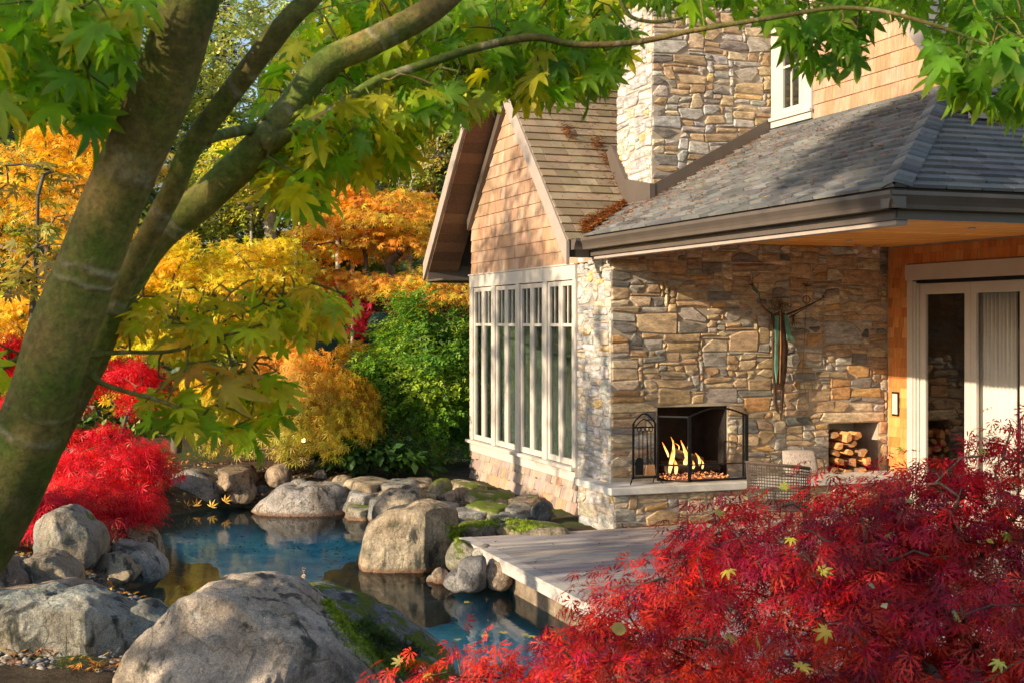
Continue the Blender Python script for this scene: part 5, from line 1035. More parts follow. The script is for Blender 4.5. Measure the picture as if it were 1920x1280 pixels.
# dark weeping conifers
def drape(name, label, px_, D, y0, y1, rad, seed):
    rs = np.random.RandomState(seed); base = at(px_, y1, D); top = at(px_, y0, D); root = empty(name, base, label, 'tree', 'dark weeping conifers behind the far bank'); H_ = top[2] - base[2]
    MB().tube([base - (0, 0, .2), (base + top) / 2 + (.05, 0, 0), top], [.06, .045, .015], 6).build('trunk', BARK, root)
    n = 3200; t = rs.rand(n) ** .8; a = rs.rand(n) * 6.28; r_ = rad * (1 - .6 * t ** 2) * (.55 + .45 * rs.rand(n)); P = np.stack([base[0] + r_ * np.cos(a), base[1] + r_ * np.sin(a), base[2] + t * H_], 1)
    d = np.stack([np.cos(a) * .2, np.sin(a) * .2, -np.ones(n)], 1) + rs.randn(n, 3) * .15; leaves('foliage', 'needle', P, frames(d, np.stack([np.cos(a), np.sin(a), np.zeros(n)], 1)), .17 + .12 * rs.rand(n), np.array([(.03, .075, .04)]) * (.6 + .8 * rs.rand(n, 1)), NEEDLE, root)
drape('weeping_conifer', 'left dark weeping conifer column behind the far bank', 622, 24.5, 590, 800, .48, 1); drape('weeping_conifer', 'right dark weeping conifer column behind the far bank', 712, 25, 585, 800, .38, 2); drape('weeping_conifer', 'low dark conifer mound beside the weeping columns', 560, 25.5, 640, 800, .6, 3)
# forest: conifers and pale autumn trees, copies share meshes
def conifer_parts(H_, seed, pal):
    rs = np.random.RandomState(seed); P = []; D_ = []; Nn = []; S_ = []; b = MB().tube([(0, 0, -.5), (.05, 0, H_ * .5), (0, 0, H_)], [H_ * .016, H_ * .009, .02], 7); z = H_ * .10
    while z < H_ * .98:
        L_ = (1 - z / H_) ** .8 * H_ * .20 * rs.uniform(.8, 1.2) + .15
        for k in range(rs.randint(4, 7)):
            a = rs.rand() * 6.28; l = L_ * rs.uniform(.7, 1.1); dr = rs.uniform(.15, .35); v = np.array([math.cos(a), math.sin(a), 0]); q = [np.array([0, 0, z]) + v * l * t + np.array([0, 0, .25 * l * t - dr * l * t * t * 1.6]) for t in np.linspace(0, 1, 5)]
            b.tube(q, [.03, .025, .018, .012, .006], 3, cap=False); m = int(l * 16) + 5
            for j in range(m):
                t = rs.uniform(.12, 1); c = v * l * t + np.array([0, 0, z + .25 * l * t - dr * l * t * t * 1.6]); s = rs.choice((-1, 1)); P.append(c + rs.randn(3) * .06); D_.append(v * .7 + s * np.array([-v[1], v[0], 0]) * rs.uniform(.3, 1.2) + np.array([0, 0, -.3])); Nn.append([0, 0, 1]); S_.append(rs.uniform(.22, .5))
        z += H_ * .022
    P, D_, Nn, S_ = map(np.array, (P, D_, Nn, S_)); n = len(P); C = np.array(pal)[rs.randint(len(pal), size=n)] * (.6 + .8 * rs.rand(n, 1))
    return b, P, frames(D_, Nn + rs.randn(n, 3) * .3), S_, C
def copy_tree(src, loc, label, rz=0, sc=1):
    r = src.copy(); COL.objects.link(r); r.location = loc; r['label'] = label; r.rotation_euler = (0, 0, rz); r.scale = (sc,) * 3
    for ch_ in list(src.children): c = ch_.copy(); COL.objects.link(c); c.parent = r
    return r
protos = []
for k, (H_, pal) in enumerate(((13, [(.045, .085, .025), (.06, .10, .03), (.09, .12, .03)]), (16, [(.035, .07, .03), (.05, .09, .04)]), (9, [(.04, .085, .03), (.08, .12, .03)]))):
    b, P, Rm, S_, C = conifer_parts(H_, 70 + k, pal); root = empty('conifer', (0, 0, 0), 'x', 'tree', 'conifers in the forest behind the garden'); b.build('trunk', BARK, root); leaves('branches', 'needle', P, Rm, S_, C, NEEDLE, root); protos.append(root)
CON = [(500, 23.5, 2, 'dark green conifer standing just behind the yellow maple', .42), (655, 40, 0, 'tall conifer rising beside the orange maple', 1), (30, 34, 1, 'tall conifer at the upper left corner', 1), (150, 38, 0, 'conifer above the golden maple', 1), (280, 44, 1, 'conifer behind the big leaning trunk', 1), (420, 46, 0, 'conifer seen between the two leaning limbs', .9), (560, 52, 1, 'conifer behind the smaller limbs', 1), (720, 50, 1, 'tall bare trunked conifer at top centre', 1.1), (800, 36, 0, 'dark conifer left of the gable roof', .95), (880, 44, 1, 'conifer behind the gable peak', .9), (960, 40, 0, 'conifer just behind the roof ridge', .8), (1080, 48, 1, 'conifer between gable and chimney', .9), (-60, 48, 1, 'far conifer at the left edge of the forest', 1), (360, 60, 1, 'farthest conifer on the wooded slope', 1.2), (210, 30, 2, 'small dark conifer under the green maple leaves', 1), (840, 31, 2, 'small conifer behind the orange maple', .8), (760, 60, 0, 'distant conifer in the gap of sky', 1.3), (600, 33, 2, 'young conifer beside the pale trunks', .9)]
first = [True] * 3
for px_, D, k, lb, sc in CON:
    p = at(px_, 605, D); p[2] = gz_(p[0], p[1]) - .1
    if first[k]: protos[k].location = p; protos[k]['label'] = lb; protos[k].scale = (sc,) * 3; protos[k].rotation_euler = (0, 0, px_); first[k] = False
    else: copy_tree(protos[k], p, lb, px_ * .7, sc)
PALEG = [(.50, .58, .14), (.42, .54, .12), (.64, .66, .18), (.34, .46, .10), (.72, .64, .16)]
MIDG = [(.18, .30, .04), (.26, .34, .05), (.13, .22, .04), (.38, .38, .05), (.48, .34, .05)]
def forest(lb, px_, py_, D, ru, rz, pal, seed, n=3000, ls=.30, bark=PALEBARK, tr=.14):
    p = at(px_, 605, D); p[2] = gz_(p[0], p[1]); c = at(px_, py_, D)
    return tree('broadleaf_tree', lb, 'tree', p, [(c, (ru, ru * .8, rz)), (c + RGT * ru * .6 + (0, 0, -rz * .4), (ru * .6, ru * .6, rz * .6)), (c - RGT * ru * .6 + (0, 0, -rz * .5), (ru * .6, ru * .6, rz * .6))], 130, ru * .26, int(n * .68), ls * 1.18, 'sprig', pal, seed, trunk_r=tr, flat=.6, shell=.55, bark=bark, group='broadleaf trees in the forest behind the garden', ttop=.7)
forest('pale sunlit green tree seen between the leaning trunk and limb', 480, 110, 40, 3.6, 3.4, PALEG, 81, 4500)
forest('pale yellow green tree at the top behind the thick limb', 860, 60, 42, 2.8, 2.6, PALEG, 82)
forest('mid green tree behind the orange maple', 760, 290, 33, 2.0, 2.4, MIDG, 83, 5200, .2)
forest('olive tree on the slope left of the gable', 850, 320, 31, 1.4, 2.2, MIDG + [(.4, .22, .04)], 84, 4200, .18)
forest('green tree with pale trunk under the maple branches', 560, 400, 31, 1.7, 2.0, MIDG, 85, 4500, .2)
forest('yellowing tree low behind the yellow maple', 640, 520, 34, 1.6, 1.4, PALEG + MIDG, 86, 3600, .18)
forest('shaded green tree at the upper left', 130, 130, 34, 2.2, 2.2, MIDG + PALEG[:2], 87, 5000, .2)
forest('pale tree at the far upper left corner', -40, 60, 44, 3, 3, PALEG, 88, 4200)
forest('green tree behind the lowest pale trunks', 430, 330, 36, 1.8, 2.2, MIDG + PALEG[:1], 89, 4500, .22)
forest('dark green tree behind the roof ridge', 1060, 120, 34, 2.4, 2.6, MIDG, 90, 4500, .24)
forest('green tree low behind the weeping conifers', 760, 470, 36, 2.2, 1.8, MIDG, 92, 4200, .22)
forest('bright yellow green tree between the limbs and the orange maple', 500, 330, 30, 1.5, 1.7, PALEG + YGP, 94, 4000, .18)
forest('dark tree behind the golden maple', 150, 380, 30, 2.2, 2.2, MIDG, 93, 4500, .22)
for i, (px_, D, y0, y1, r_) in enumerate(((628, 29, 430, 560, .07), (655, 31, 440, 565, .06), (706, 44, -60, 420, .22), (548, 30, 270, 540, .055), (668, 36, 180, 400, .08), (738, 40, 120, 330, .10), (466, 30, 360, 560, .05))):
    p, q = at(px_, y1, D), at(px_ + 4, y0, D); p[2] = min(p[2], gz_(p[0], p[1])) - .2
    tag(MB().tube([p, (p + q) / 2 + (.06, 0, 0), q], [r_, r_ * .8, r_ * .6], 8).build('bare_trunk', PALEBARK, smooth=True), ('short pale trunk left of the orange maple foliage', 'pale trunk beside the short one at the orange maple', 'thick grey trunk rising at top centre into the sky gap', 'thin pale trunk under the green maple leaves', 'grey trunk behind the orange maple top', 'grey trunk left of the gable roof in the woods', 'thin pale trunk above the yellow maple')[i], 'tree trunk')
# undergrowth that closes the view under the forest
rs = np.random.RandomState(91); n = 15000; uu = rs.uniform(-16, 4, n); dd = rs.uniform(23.5, 44, n); P = np.stack([dd * FWD[0] + uu * RGT[0], dd * FWD[1] + uu * RGT[1], 0 * dd], 1)
hgt = np.array([max(0, noise.noise(Vector((x * .45, y * .45, 1))) + .35) for x, y, _ in P]); P[:, 2] = ground_h(P[:, 0], P[:, 1]) + hgt * rs.rand(n) * 2.0; k = (P[:, 0] < 7) | (P[:, 1] > 26); P = P[k]; n = len(P)
C = np.array(MIDG + DKG + [(.30, .22, .03)])[rs.randint(9, size=n)]; d = rs.randn(n, 3); d[:, 2] += .4
tag(leaves('undergrowth', 'sprig', P, frames(d, rs.randn(n, 3) + (0, 0, 1)), .28 + .2 * rs.rand(n), C * (.6 + .7 * rs.rand(n, 1)), LEAF, None), 'mixed green undergrowth covering the slope behind the garden')
# ---- unseen trees added left of the picture so their crowns shade and dapple
def shade(lb, u, d, z, r3, n, seed, ls=.22):
    b_ = Wd(u, d, 0); b_[2] = gz_(b_[0], b_[1]); c = Wd(u, d, z)
    tree('shade_tree', lb, 'tree', b_, [(c, r3)], 90, .5, n, ls, 'sprig', MIDG + PALEG[:2], seed, trunk_r=.16, flat=.6, shell=.8, ttop=.8, group='tall trees standing left of the pond')
for a_ in SHADE: shade(*a_)
# ---- leaf litter on banks, deck and water
def gpts(n, x0, x1, y0, y1, z, dz=.03, seed=1):
    rs = np.random.RandomState(seed); P = np.array([onz(rs.uniform(x0, x1), rs.uniform(y0, y1), z) for _ in range(n)]); g = ground_h(P[:, 0], P[:, 1]); P[:, 2] = np.maximum(g, z - .2) + dz + rs.rand(n) * .02; return P[g > -.33]
ORL = [(.60, .26, .03), (.50, .16, .02), (.65, .38, .05), (.30, .12, .04)]
def litterleaves(name, P, s, pal, seed, label, kind='star', parent=None):
    rs = np.random.RandomState(seed); n = len(P); a = rs.rand(n) * 6.28; d = np.stack([np.cos(a), np.sin(a), rs.randn(n) * .2], 1)
    return tag(leaves(name, kind, P, frames(d, np.array([[0, 0, 1.]]) + rs.randn(n, 3) * .3), s * (.6 + .7 * rs.rand(n)), np.array(pal)[rs.randint(len(pal), size=n)] * (.7 + .6 * rs.rand(n, 1)), LITTER, parent), label)
litterleaves('fallen_leaves', np.concatenate([gpts(700, 280, 680, 860, 940, .0, seed=2), gpts(250, 0, 300, 1030, 1130, 0, seed=3), gpts(140, 0, 420, 1240, 1290, .0, seed=4)]), .06, ORL, 5, 'orange fallen leaves scattered over the far bank and gravel')
rs = np.random.RandomState(12); n = 380; P = np.stack([4.35 + rs.rand(n) * 5.5, 9.5 + rs.rand(n) * 4.1, .008 + .006 * rs.rand(n)], 1)
litter('deck_litter', P, .022, [(.30, .13, .05), (.16, .08, .04), (.45, .25, .06)], 13, thin=.4, label='tiny brown leaf scraps scattered on the deck planks')
n = 900; t = rs.rand(n); X = hx0 + .1 + t * 3.9; P = np.stack([X, np.full(n, 13.69) + rs.rand(n) * .05 - .02 - .15 * rs.rand(n) ** 3, .008 + rs.rand(n) * .02], 1)
litter('rust_litter', P, .03, NP, 14, label='rusty needles swept along the foot of the hearth')
# floating leaves
FLL = ['ragged yellow leaf afloat in the middle of the far basin', 'small leaf afloat beside the ragged one in the far basin', 'leftmost leaf of the pair afloat before the crimson maple', 'right leaf of the pair afloat before the crimson maple', 'small leaf afloat left of the pair near the reflected posts', 'first leaf of the row afloat beside the crimson sprigs', 'second leaf of the row afloat beside the crimson sprigs', 'last leaf of the row afloat beside the crimson sprigs', 'leaf just left of the row beside the crimson sprigs', 'yellow leaf afloat at the tip of the mossy grey boulder', 'leaf afloat below the triangular rock under the deck', 'leaf afloat at the foot of the triangular rock', 'leaf afloat under the lowest crimson sprigs', 'yellow leaf afloat behind the gap between the foreground boulders', 'leaf afloat beside the left submerged ledge', 'tiny leaf afloat before the long pale boulder', 'leaf afloat near the left bank rocks']
for i, (px_, py_, s) in enumerate([(1035, 1033, .09), (1056, 1042, .06), (905, 1190, .10), (938, 1187, .10), (862, 1200, .07), (1000, 1192, .09), (1018, 1194, .08), (1036, 1192, .07), (990, 1190, .07), (818, 1209, .07), (870, 1129, .08), (860, 1107, .07), (1090, 1240, .08), (285, 1146, .08), (272, 1122, .07), (612, 1000, .05), (330, 1055, .06)]):
    p = onz(px_, py_, -.345); V, T = LV['star']; a = i * 1.7; c_, s_ = math.cos(a), math.sin(a); Vv = (V * (s, s, s * .12)) @ np.array([[c_, s_, 0], [-s_, c_, 0], [0, 0, 1]]) + p + (0, 0, .008)
    tag(mk('floating_leaf', Vv, T, LITTER, col=np.tile((.62, .48, .05), (len(V), 1))), FLL[i], 'leaf', 'yellow leaves floating on the pond')
BL = [(640, 948, 'yellow leaf'), (697, 952, 'yellow'), (348, 953, ''), ]
for i, (px_, py_, D, s, c, lb) in enumerate([(1168, 1168, 4.25, .085, (.55, .38, .08), 'round tan leaf resting on the crimson maple'), (1365, 1068, 4.35, .075, (.66, .50, .05), 'yellow star leaf on the crimson maple left of centre'), (1540, 1070, 4.5, .08, (.60, .50, .06), 'wide yellow leaf on the middle of the crimson maple'), (1628, 1095, 4.45, .06, (.45, .55, .22), 'pale green leaf lying in the middle of the crimson maple'), (1655, 1130, 4.3, .08, (.70, .58, .30), 'cream star leaf right of the pale green leaf'), (1550, 1180, 4.1, .085, (.62, .42, .04), 'golden maple leaf below the cream one'), (1888, 1000, 4.9, .085, (.58, .55, .04), 'yellow green leaf at the right edge of the crimson maple'), (1848, 1010, 4.9, .06, (.62, .48, .05), 'narrow yellow leaf beside the right edge leaf'), (1635, 1025, 4.8, .07, (.60, .42, .04), 'ochre leaf above the pale green one'), (1665, 1000, 4.9, .06, (.55, .50, .05), 'small yellow leaf above the ochre one'), (1710, 938, 5.1, .05, (.40, .52, .12), 'little green oval leaf caught in the crimson maple'), (1690, 840, 5.6, .05, (.50, .60, .05), 'lime leaf near the top of the crimson maple'), (1840, 845, 5.5, .05, (.45, .58, .05), 'lime leaf at the upper right of the crimson maple'), (1483, 1008, 4.7, .06, (.60, .52, .04), 'upright yellow leaf on the crimson maple below the green sprig'), (1470, 915, 5.0, .06, (.62, .60, .04), 'bright yellow leaf hanging beside the green sprig'), (1875, 1240, 4.0, .07, (.50, .50, .08), 'pale yellow leaf at the bottom right corner'), (1790, 1150, 4.2, .06, (.40, .42, .06), 'olive leaf hanging at lower right'), (1345, 960, 4.9, .06, (.62, .50, .06), 'yellow leaf near the upper left of the crimson maple'), (240, 1180, 9.2, 0, (0, 0, 0), ''), (1365, 1190, 4.0, .07, (.68, .30, .03), 'orange leaf at the lower left of the crimson maple'), (1500, 1250, 3.9, .09, (.60, .42, .05), 'ragged yellow leaf at the bottom of the crimson maple'), (1420, 1200, 4.0, .06, (.66, .34, .03), 'orange leaf beside the ragged yellow one'), (750, 1240, 6.5, .09, (.62, .50, .12), 'pale yellow leaf on the moss beside the huge boulder'), (800, 1262, 5.0, .07, (.66, .45, .04), 'golden leaf in the red sprigs at the bottom centre')]):
    if not s: continue
    kd = 'oval' if ('oval' in lb or 'narrow' in lb or 'pale green' in lb) else 'maple'; V, T = LV[kd]; r_ = random.Random(i + 3); p = at(px_, py_, D)
    if 'round' in lb: V = np.array([(0, 0, 0)] + [(.5 * math.sin(a) * (1 - .12 * math.cos(a)), .5 - .5 * math.cos(a), .05 * math.sin(3 * a)) for a in np.linspace(.3, 6, 12)] + [(0, -.4, .1), (.02, 0, 0)]); T = np.array([(0, k, k + 1) for k in range(1, 12)] + [(0, 13, 14)])
    d = np.array([[r_.uniform(-1, 1), r_.uniform(-1, .3), r_.uniform(-.7, .3)]]); Rm = frames(d, -FWD[None] * .6 + np.array([[r_.uniform(-.6, .6), 0, r_.uniform(.5, 1)]]))[0]; c = tuple(v * .72 for v in c)
    s *= .6; tag(mk('fallen_leaf', (V * s) @ Rm.T + p, T, LITTER, col=np.tile(c, (len(V), 1))), lb, 'leaf', 'fallen leaves caught on the crimson maple')
for i, (px_, py_, lb) in enumerate([(322, 946, 'leftmost yellow leaf on the far pond edge boulder'), (350, 950, 'second yellow leaf from the left on the far pond edge'), (368, 948, 'orange leaf on the far pond edge boulder'), (396, 950, 'orange leaf at the right foot of the far edge boulder'), (421, 940, 'yellow leaf standing at the right end of the far edge boulder')]):
    p = at(px_, py_, 18.7); V, T = LV['star']; Rm = frames(np.array([[.3 * i - .6, 0, .8]]), -FWD[None] + (0, 0, .4))[0]; tag(mk('fallen_leaf', (V * .13) @ Rm.T + p, T, LITTER, col=np.tile((.72, .42 - .05 * (i % 3), .03), (len(V), 1))), lb, 'leaf', 'fallen leaves on the far pond edge')
# path lantern glowing in the weeping maple
tag(MB().tube([at(569, 822, 19.1), at(569, 828, 19.1)], .022, 8).build('garden_light', emis('lit_lamp', (1, .55, .2), 7)), 'tiny warm garden light glowing inside the weeping maple', 'lamp')
# ---- moss tufts on the dark boulder, grass tufts
def tufts(name, outline_fn, n, s, pal, seed, label, up=.6):
    rs = np.random.RandomState(seed); P = np.array([outline_fn(rs) for _ in range(n)]); d = rs.randn(n, 3) * .6 + (0, 0, up)
    tag(leaves(name, 'needle', P, frames(d, rs.randn(n, 3)), s * (.6 + .8 * rs.rand(n)), np.array(pal)[rs.randint(len(pal), size=n)] * (.6 + .7 * rs.rand(n, 1)), LEAF, None), label)
bpy.context.view_layer.update(); dg = bpy.context.evaluated_depsgraph_get()
def cast(px_, py_):
    o = Vector((0, 0, EYE)); t = (Vector(at(px_, py_, 10.0)) - o).normalized(); o = o + t * 2
    for _ in range(60):
        hit, loc, nn, i, ob, m = SC.ray_cast(dg, o, t)
        if not hit: return None
        if 'rock' in ob.name or 'boulder' in ob.name or ob.name == 'ground': return np.array(loc), nn, ob
        o = loc + t * .003
def mossband(poly, n, seed, s, label, pal):
    rs = np.random.RandomState(seed); pts = []
    for _ in range(n):
        t = rs.rand() * (len(poly) - 1); i = int(t); f = t - i; x = poly[i][0] * (1 - f) + poly[i + 1][0] * f + rs.randn() * poly[i][2]; y_ = poly[i][1] * (1 - f) + poly[i + 1][1] * f + rs.randn() * poly[i][2] * .5
        h = cast(x, y_)
        if h: pts.append(h[0])
    pass
    if len(pts) < 3: return
    P = np.array(pts); n = len(P); d = rs.randn(n, 3) * .7 + (0, 0, .8)
    nzv = np.array([.55 + .9 * noise.noise(Vector(p) * 6) for p in P])[:, None]
    tag(leaves('moss', 'needle', P, frames(d, rs.randn(n, 3)), s * (.6 + .8 * rs.rand(n)), np.array(pal)[rs.randint(len(pal), size=n)] * np.clip(nzv + .5, .4, 1.6), LEAF, None), label)
MOSS = [(.30, .42, .02), (.42, .50, .03), (.20, .32, .02), (.12, .20, .02)]
mossband([(612, 1128, 6), (640, 1165, 10), (675, 1205, 14), (720, 1240, 16), (785, 1258, 14), (840, 1268, 10)], 4200, 1, .026, 'bright green moss creeping down between the two big boulders', MOSS)
mossband([(680, 1165, 8), (720, 1200, 14), (780, 1225, 16)], 1300, 2, .028, 'dark moss cushions on the grey boulder', [(.05, .09, .015), (.08, .12, .02), (.03, .05, .015)])
mossband([(845, 985, 5), (850, 1010, 6), (865, 990, 6), (940, 975, 6), (1000, 985, 8), (960, 995, 6)], 1500, 3, .04, 'golden green moss around the stepping stones by the deck', MOSS)
def blades(name, spots_, label, s, pal, seed):
    rs = np.random.RandomState(seed); b = MB()
    for (px_, py_, z, n, w_) in spots_:
        p = onz(px_, py_, z)
        for _ in range(n):
            q = p + np.array([rs.randn() * w_, rs.randn() * w_, 0]); a = rs.rand() * 6.28; l = s * rs.uniform(.6, 1.3); v = np.array([math.cos(a), math.sin(a), 0]); e = np.array([-v[1], v[0], 0]) * .004; c = np.array(pal[rs.randint(len(pal))])
            b.add([q - e, q + e, q + v * l * .3 + e + (0, 0, l * .7), q + v * l * .3 - e + (0, 0, l * .7), q + v * l * .8 + (0, 0, l * .75)], [(0, 1, 2, 3), (3, 2, 4)], tuple(c))
    tag(b.build(name, LEAF, kind='stuff'), label)
blades('grass', [(20, 1125, .05, 60, .15), (60, 1095, .05, 60, .12), (15, 1100, .1, 50, .12), (20, 1250, .02, 16, .05), (130, 1278, .0, 16, .05)], 'thin grass blades on the left bank beside the trunk', .16, [(.14, .24, .03), (.25, .30, .05), (.10, .18, .03)], 4)
# ------------------------------------------------------------------ the near maple: leaning trunk, limbs and leaf sprays
mbark, nt, p, out = newmat('green_maple_bark'); a = N(nt, 'Attribute', attribute_name='tuv'); sx = N(nt, 'SeparateXYZ'); nt.links.new(a.outputs['Vector'], sx.inputs[0]); v = pos(nt)
c = mix(nt, 'MIX', ramp(nt, nz(nt, v, 7, 6, .65), (.38, 0), (.62, 1)), (.095, .125, .016), (.22, .15, .045))
g = N(nt, 'NewGeometry'); sn = N(nt, 'SeparateXYZ'); nt.links.new(g.outputs['Normal'], sn.inputs[0])
cm = N(nt, 'CombineXYZ'); nw = nz(nt, v, 5, 4); w2 = N(nt, 'Math', operation='MULTIPLY_ADD'); nt.links.new(nw, w2.inputs[0]); w2.inputs[1].default_value = .10; nt.links.new(sx.outputs[1], w2.inputs[2]); nt.links.new(w2.outputs[0], cm.inputs[0])
ring = nz(nt, cm.outputs[0], 11, 1, .4); rg = ramp(nt, ring, (.55, 0), (.59, .8), (.61, .8), (.65, 0)); brk = ramp(nt, nz(nt, v, 18, 4), (.38, 0), (.6, 1))
c = mix(nt, 'MIX', mix(nt, 'MULTIPLY', 1, rg, brk), c, (.30, .25, .14))
c = mix(nt, 'MIX', ramp(nt, nz(nt, v, 24, 6, .7), (.6, 0), (.75, .35)), c, (.16, .15, .09)); c = mix(nt, 'MULTIPLY', 1, c, ramp(nt, nz(nt, v, 3.2, 3), (.35, .55), (.65, 1.3))); c = mix(nt, 'MULTIPLY', 1, c, ramp(nt, nz(nt, v, 70, 6, .8), (.35, .6), (.65, 1.45)))
nt.links.new(c, p.inputs['Base Color']); p.inputs['Roughness'].default_value = .75; p.inputs['Specular IOR Level'].default_value = .25; bump(nt, p, mix(nt, 'ADD', .5, nz(nt, v, 60, 6, .7), rg), 1.0, .006)
maple = empty('near_maple', Wd(-1.15, 2.2, .62), 'leaning green barked maple with overhanging branches closest to the camera', 'tree')
def limb(name, pts, n=14, sub=6):
    P = [np.append(at(x, y_, D), w_ / 2 * D / F) for x, y_, D, w_ in pts]; Q = []
    for i in range(len(P) - 1):
        a, b_, c_, d_ = P[max(i - 1, 0)], P[i], P[i + 1], P[min(i + 2, len(P) - 1)]
        for k in range(sub): t = k / sub; Q.append(.5 * (2 * b_ + (c_ - a) * t + (2 * a - 5 * b_ + 4 * c_ - d_) * t * t + (3 * b_ - a - 3 * c_ + d_) * t ** 3))
    Q.append(P[-1]); Q = np.array(Q); Q[:, 3] *= (.87 if name == 'trunk' else .92); Q[:, 3] *= np.array([1 + .05 * noise.noise(Vector(q[:3]) * 9) for q in Q])
    MB().tube(Q[:, :3], Q[:, 3], n, cap=True).build(name, mbark, maple, uvs=True, smooth=True); return Q
T1 = limb('trunk', [(-300, 1500, 2.15, 200), (-190, 1240, 2.12, 180), (-62, 1040, 2.1, 165), (22, 900, 2.1, 150), (75, 760, 2.08, 146), (110, 640, 2.06, 138), (142, 560, 2.05, 136), (215, 370, 2.0, 130), (296, 190, 1.95, 126), (345, 40, 1.9, 124), (385, -120, 1.88, 118), (430, -400, 1.9, 100)], 20)
T2 = limb('limb', [(60, 860, 2.14, 70), (150, 700, 2.18, 56), (195, 620, 2.18, 48), (230, 540, 2.16, 45), (275, 450, 2.14, 45), (327, 350, 2.1, 45), (357, 280, 2.08, 46), (425, 185, 2.05, 46), (530, 50, 2.0, 44), (590, -12, 2.0, 42), (690, -130, 2.0, 36), (780, -260, 2.0, 28)])
T3 = limb('limb', [(70, 850, 2.2, 90), (165, 680, 2.26, 72), (205, 590, 2.28, 66), (250, 510, 2.3, 66), (300, 440, 2.3, 68), (380, 375, 2.3, 70), (490, 272, 2.3, 72), (557, 186, 2.32, 60), (613, 118, 2.34, 58), (697, 79, 2.36, 57), (810, 17, 2.4, 54), (900, -70, 2.45, 46), (1000, -200, 2.5, 36)])
T4 = limb('branch', [(500, 272, 2.28, 50), (540, 253, 2.27, 30), (613, 214, 2.27, 22), (697, 157, 2.3, 21), (754, 135, 2.32, 20), (838, 107, 2.34, 18), (894, 90, 2.36, 17), (1000, 70, 2.38, 17), (1080, 84, 2.4, 14), (1190, 80, 2.42, 13), (1300, 58, 2.42, 11), (1440, 35, 2.4, 10), (1600, 15, 2.35, 9), (1760, 50, 2.3, 8), (1930, 120, 2.3, 7)], 10)
T5 = limb('branch', [(610, 135, 2.34, 50), (660, 88, 2.5, 40), (740, 60, 2.55, 30), (820, 20, 2.6, 24)], 10)
T6 = limb('branch', [(385, 262, 2.12, 26), (420, 252, 2.2, 24), (480, 240, 2.3, 22), (520, 235, 2.34, 20)], 10)
T7 = limb('branch', [(170, 700, 2.12, 22), (200, 722, 2.12, 11), (290, 748, 2.15, 9), (350, 770, 2.15, 8), (430, 803, 2.2, 5)], 8)
T8 = limb('branch', [(160, 665, 2.14, 18), (230, 660, 2.2, 10), (320, 658, 2.25, 8), (420, 630, 2.3, 7), (520, 600, 2.35, 5)], 8)
T9 = limb('branch', [(820, 125, 2.6, 12), (900, 128, 2.6, 9), (970, 148, 2.6, 6)], 7); T10 = limb('branch', [(990, 72, 2.7, 14), (1040, 40, 2.7, 9), (1080, -20, 2.75, 7)], 7)
T11 = limb('branch', [(1160, -10, 2.3, 10), (1180, 30, 2.3, 9), (1230, 42, 2.3, 8), (1280, 34, 2.3, 5)], 7)
T12 = limb('branch', [(230, -60, 2.0, 20), (160, 20, 1.9, 10), (120, 80, 1.9, 8), (60, 140, 1.9, 6)], 7); T13 = limb('branch', [(235, 210, 2.1, 16), (215, 90, 2.2, 8), (160, 55, 2.2, 6), (100, 50, 2.2, 5)], 7)
T14 = limb('branch', [(-60, 700, 2.3, 30), (0, 690, 2.3, 16), (40, 670, 2.2, 14), (80, 660, 2.1, 14)], 8)
rs = np.random.RandomState(5)
def region(poly, n, D0, D1):
    poly = np.array(poly, float); lo, hi = poly.min(0), poly.max(0); L_ = []
    while len(L_) < n:
        q = rs.uniform(lo, hi, (n * 3, 2)); ins = sdf(q[:, 0], q[:, 1], poly) < 0; L_ += [tuple(x) for x in q[ins]]
    return np.array([at(x, y_, D) for (x, y_), D in zip(L_[:n], rs.uniform(D0, D1, n))])
GA = [(.24, .46, .01), (.32, .56, .012), (.16, .36, .01), (.46, .62, .015), (.66, .62, .02)]
YA = [(.66, .66, .02), (.82, .70, .03), (.54, .64, .02), (.86, .64, .03), (.42, .58, .02), (.80, .56, .03)]
DG = [(.14, .34, .012), (.20, .42, .015), (.11, .28, .01)]
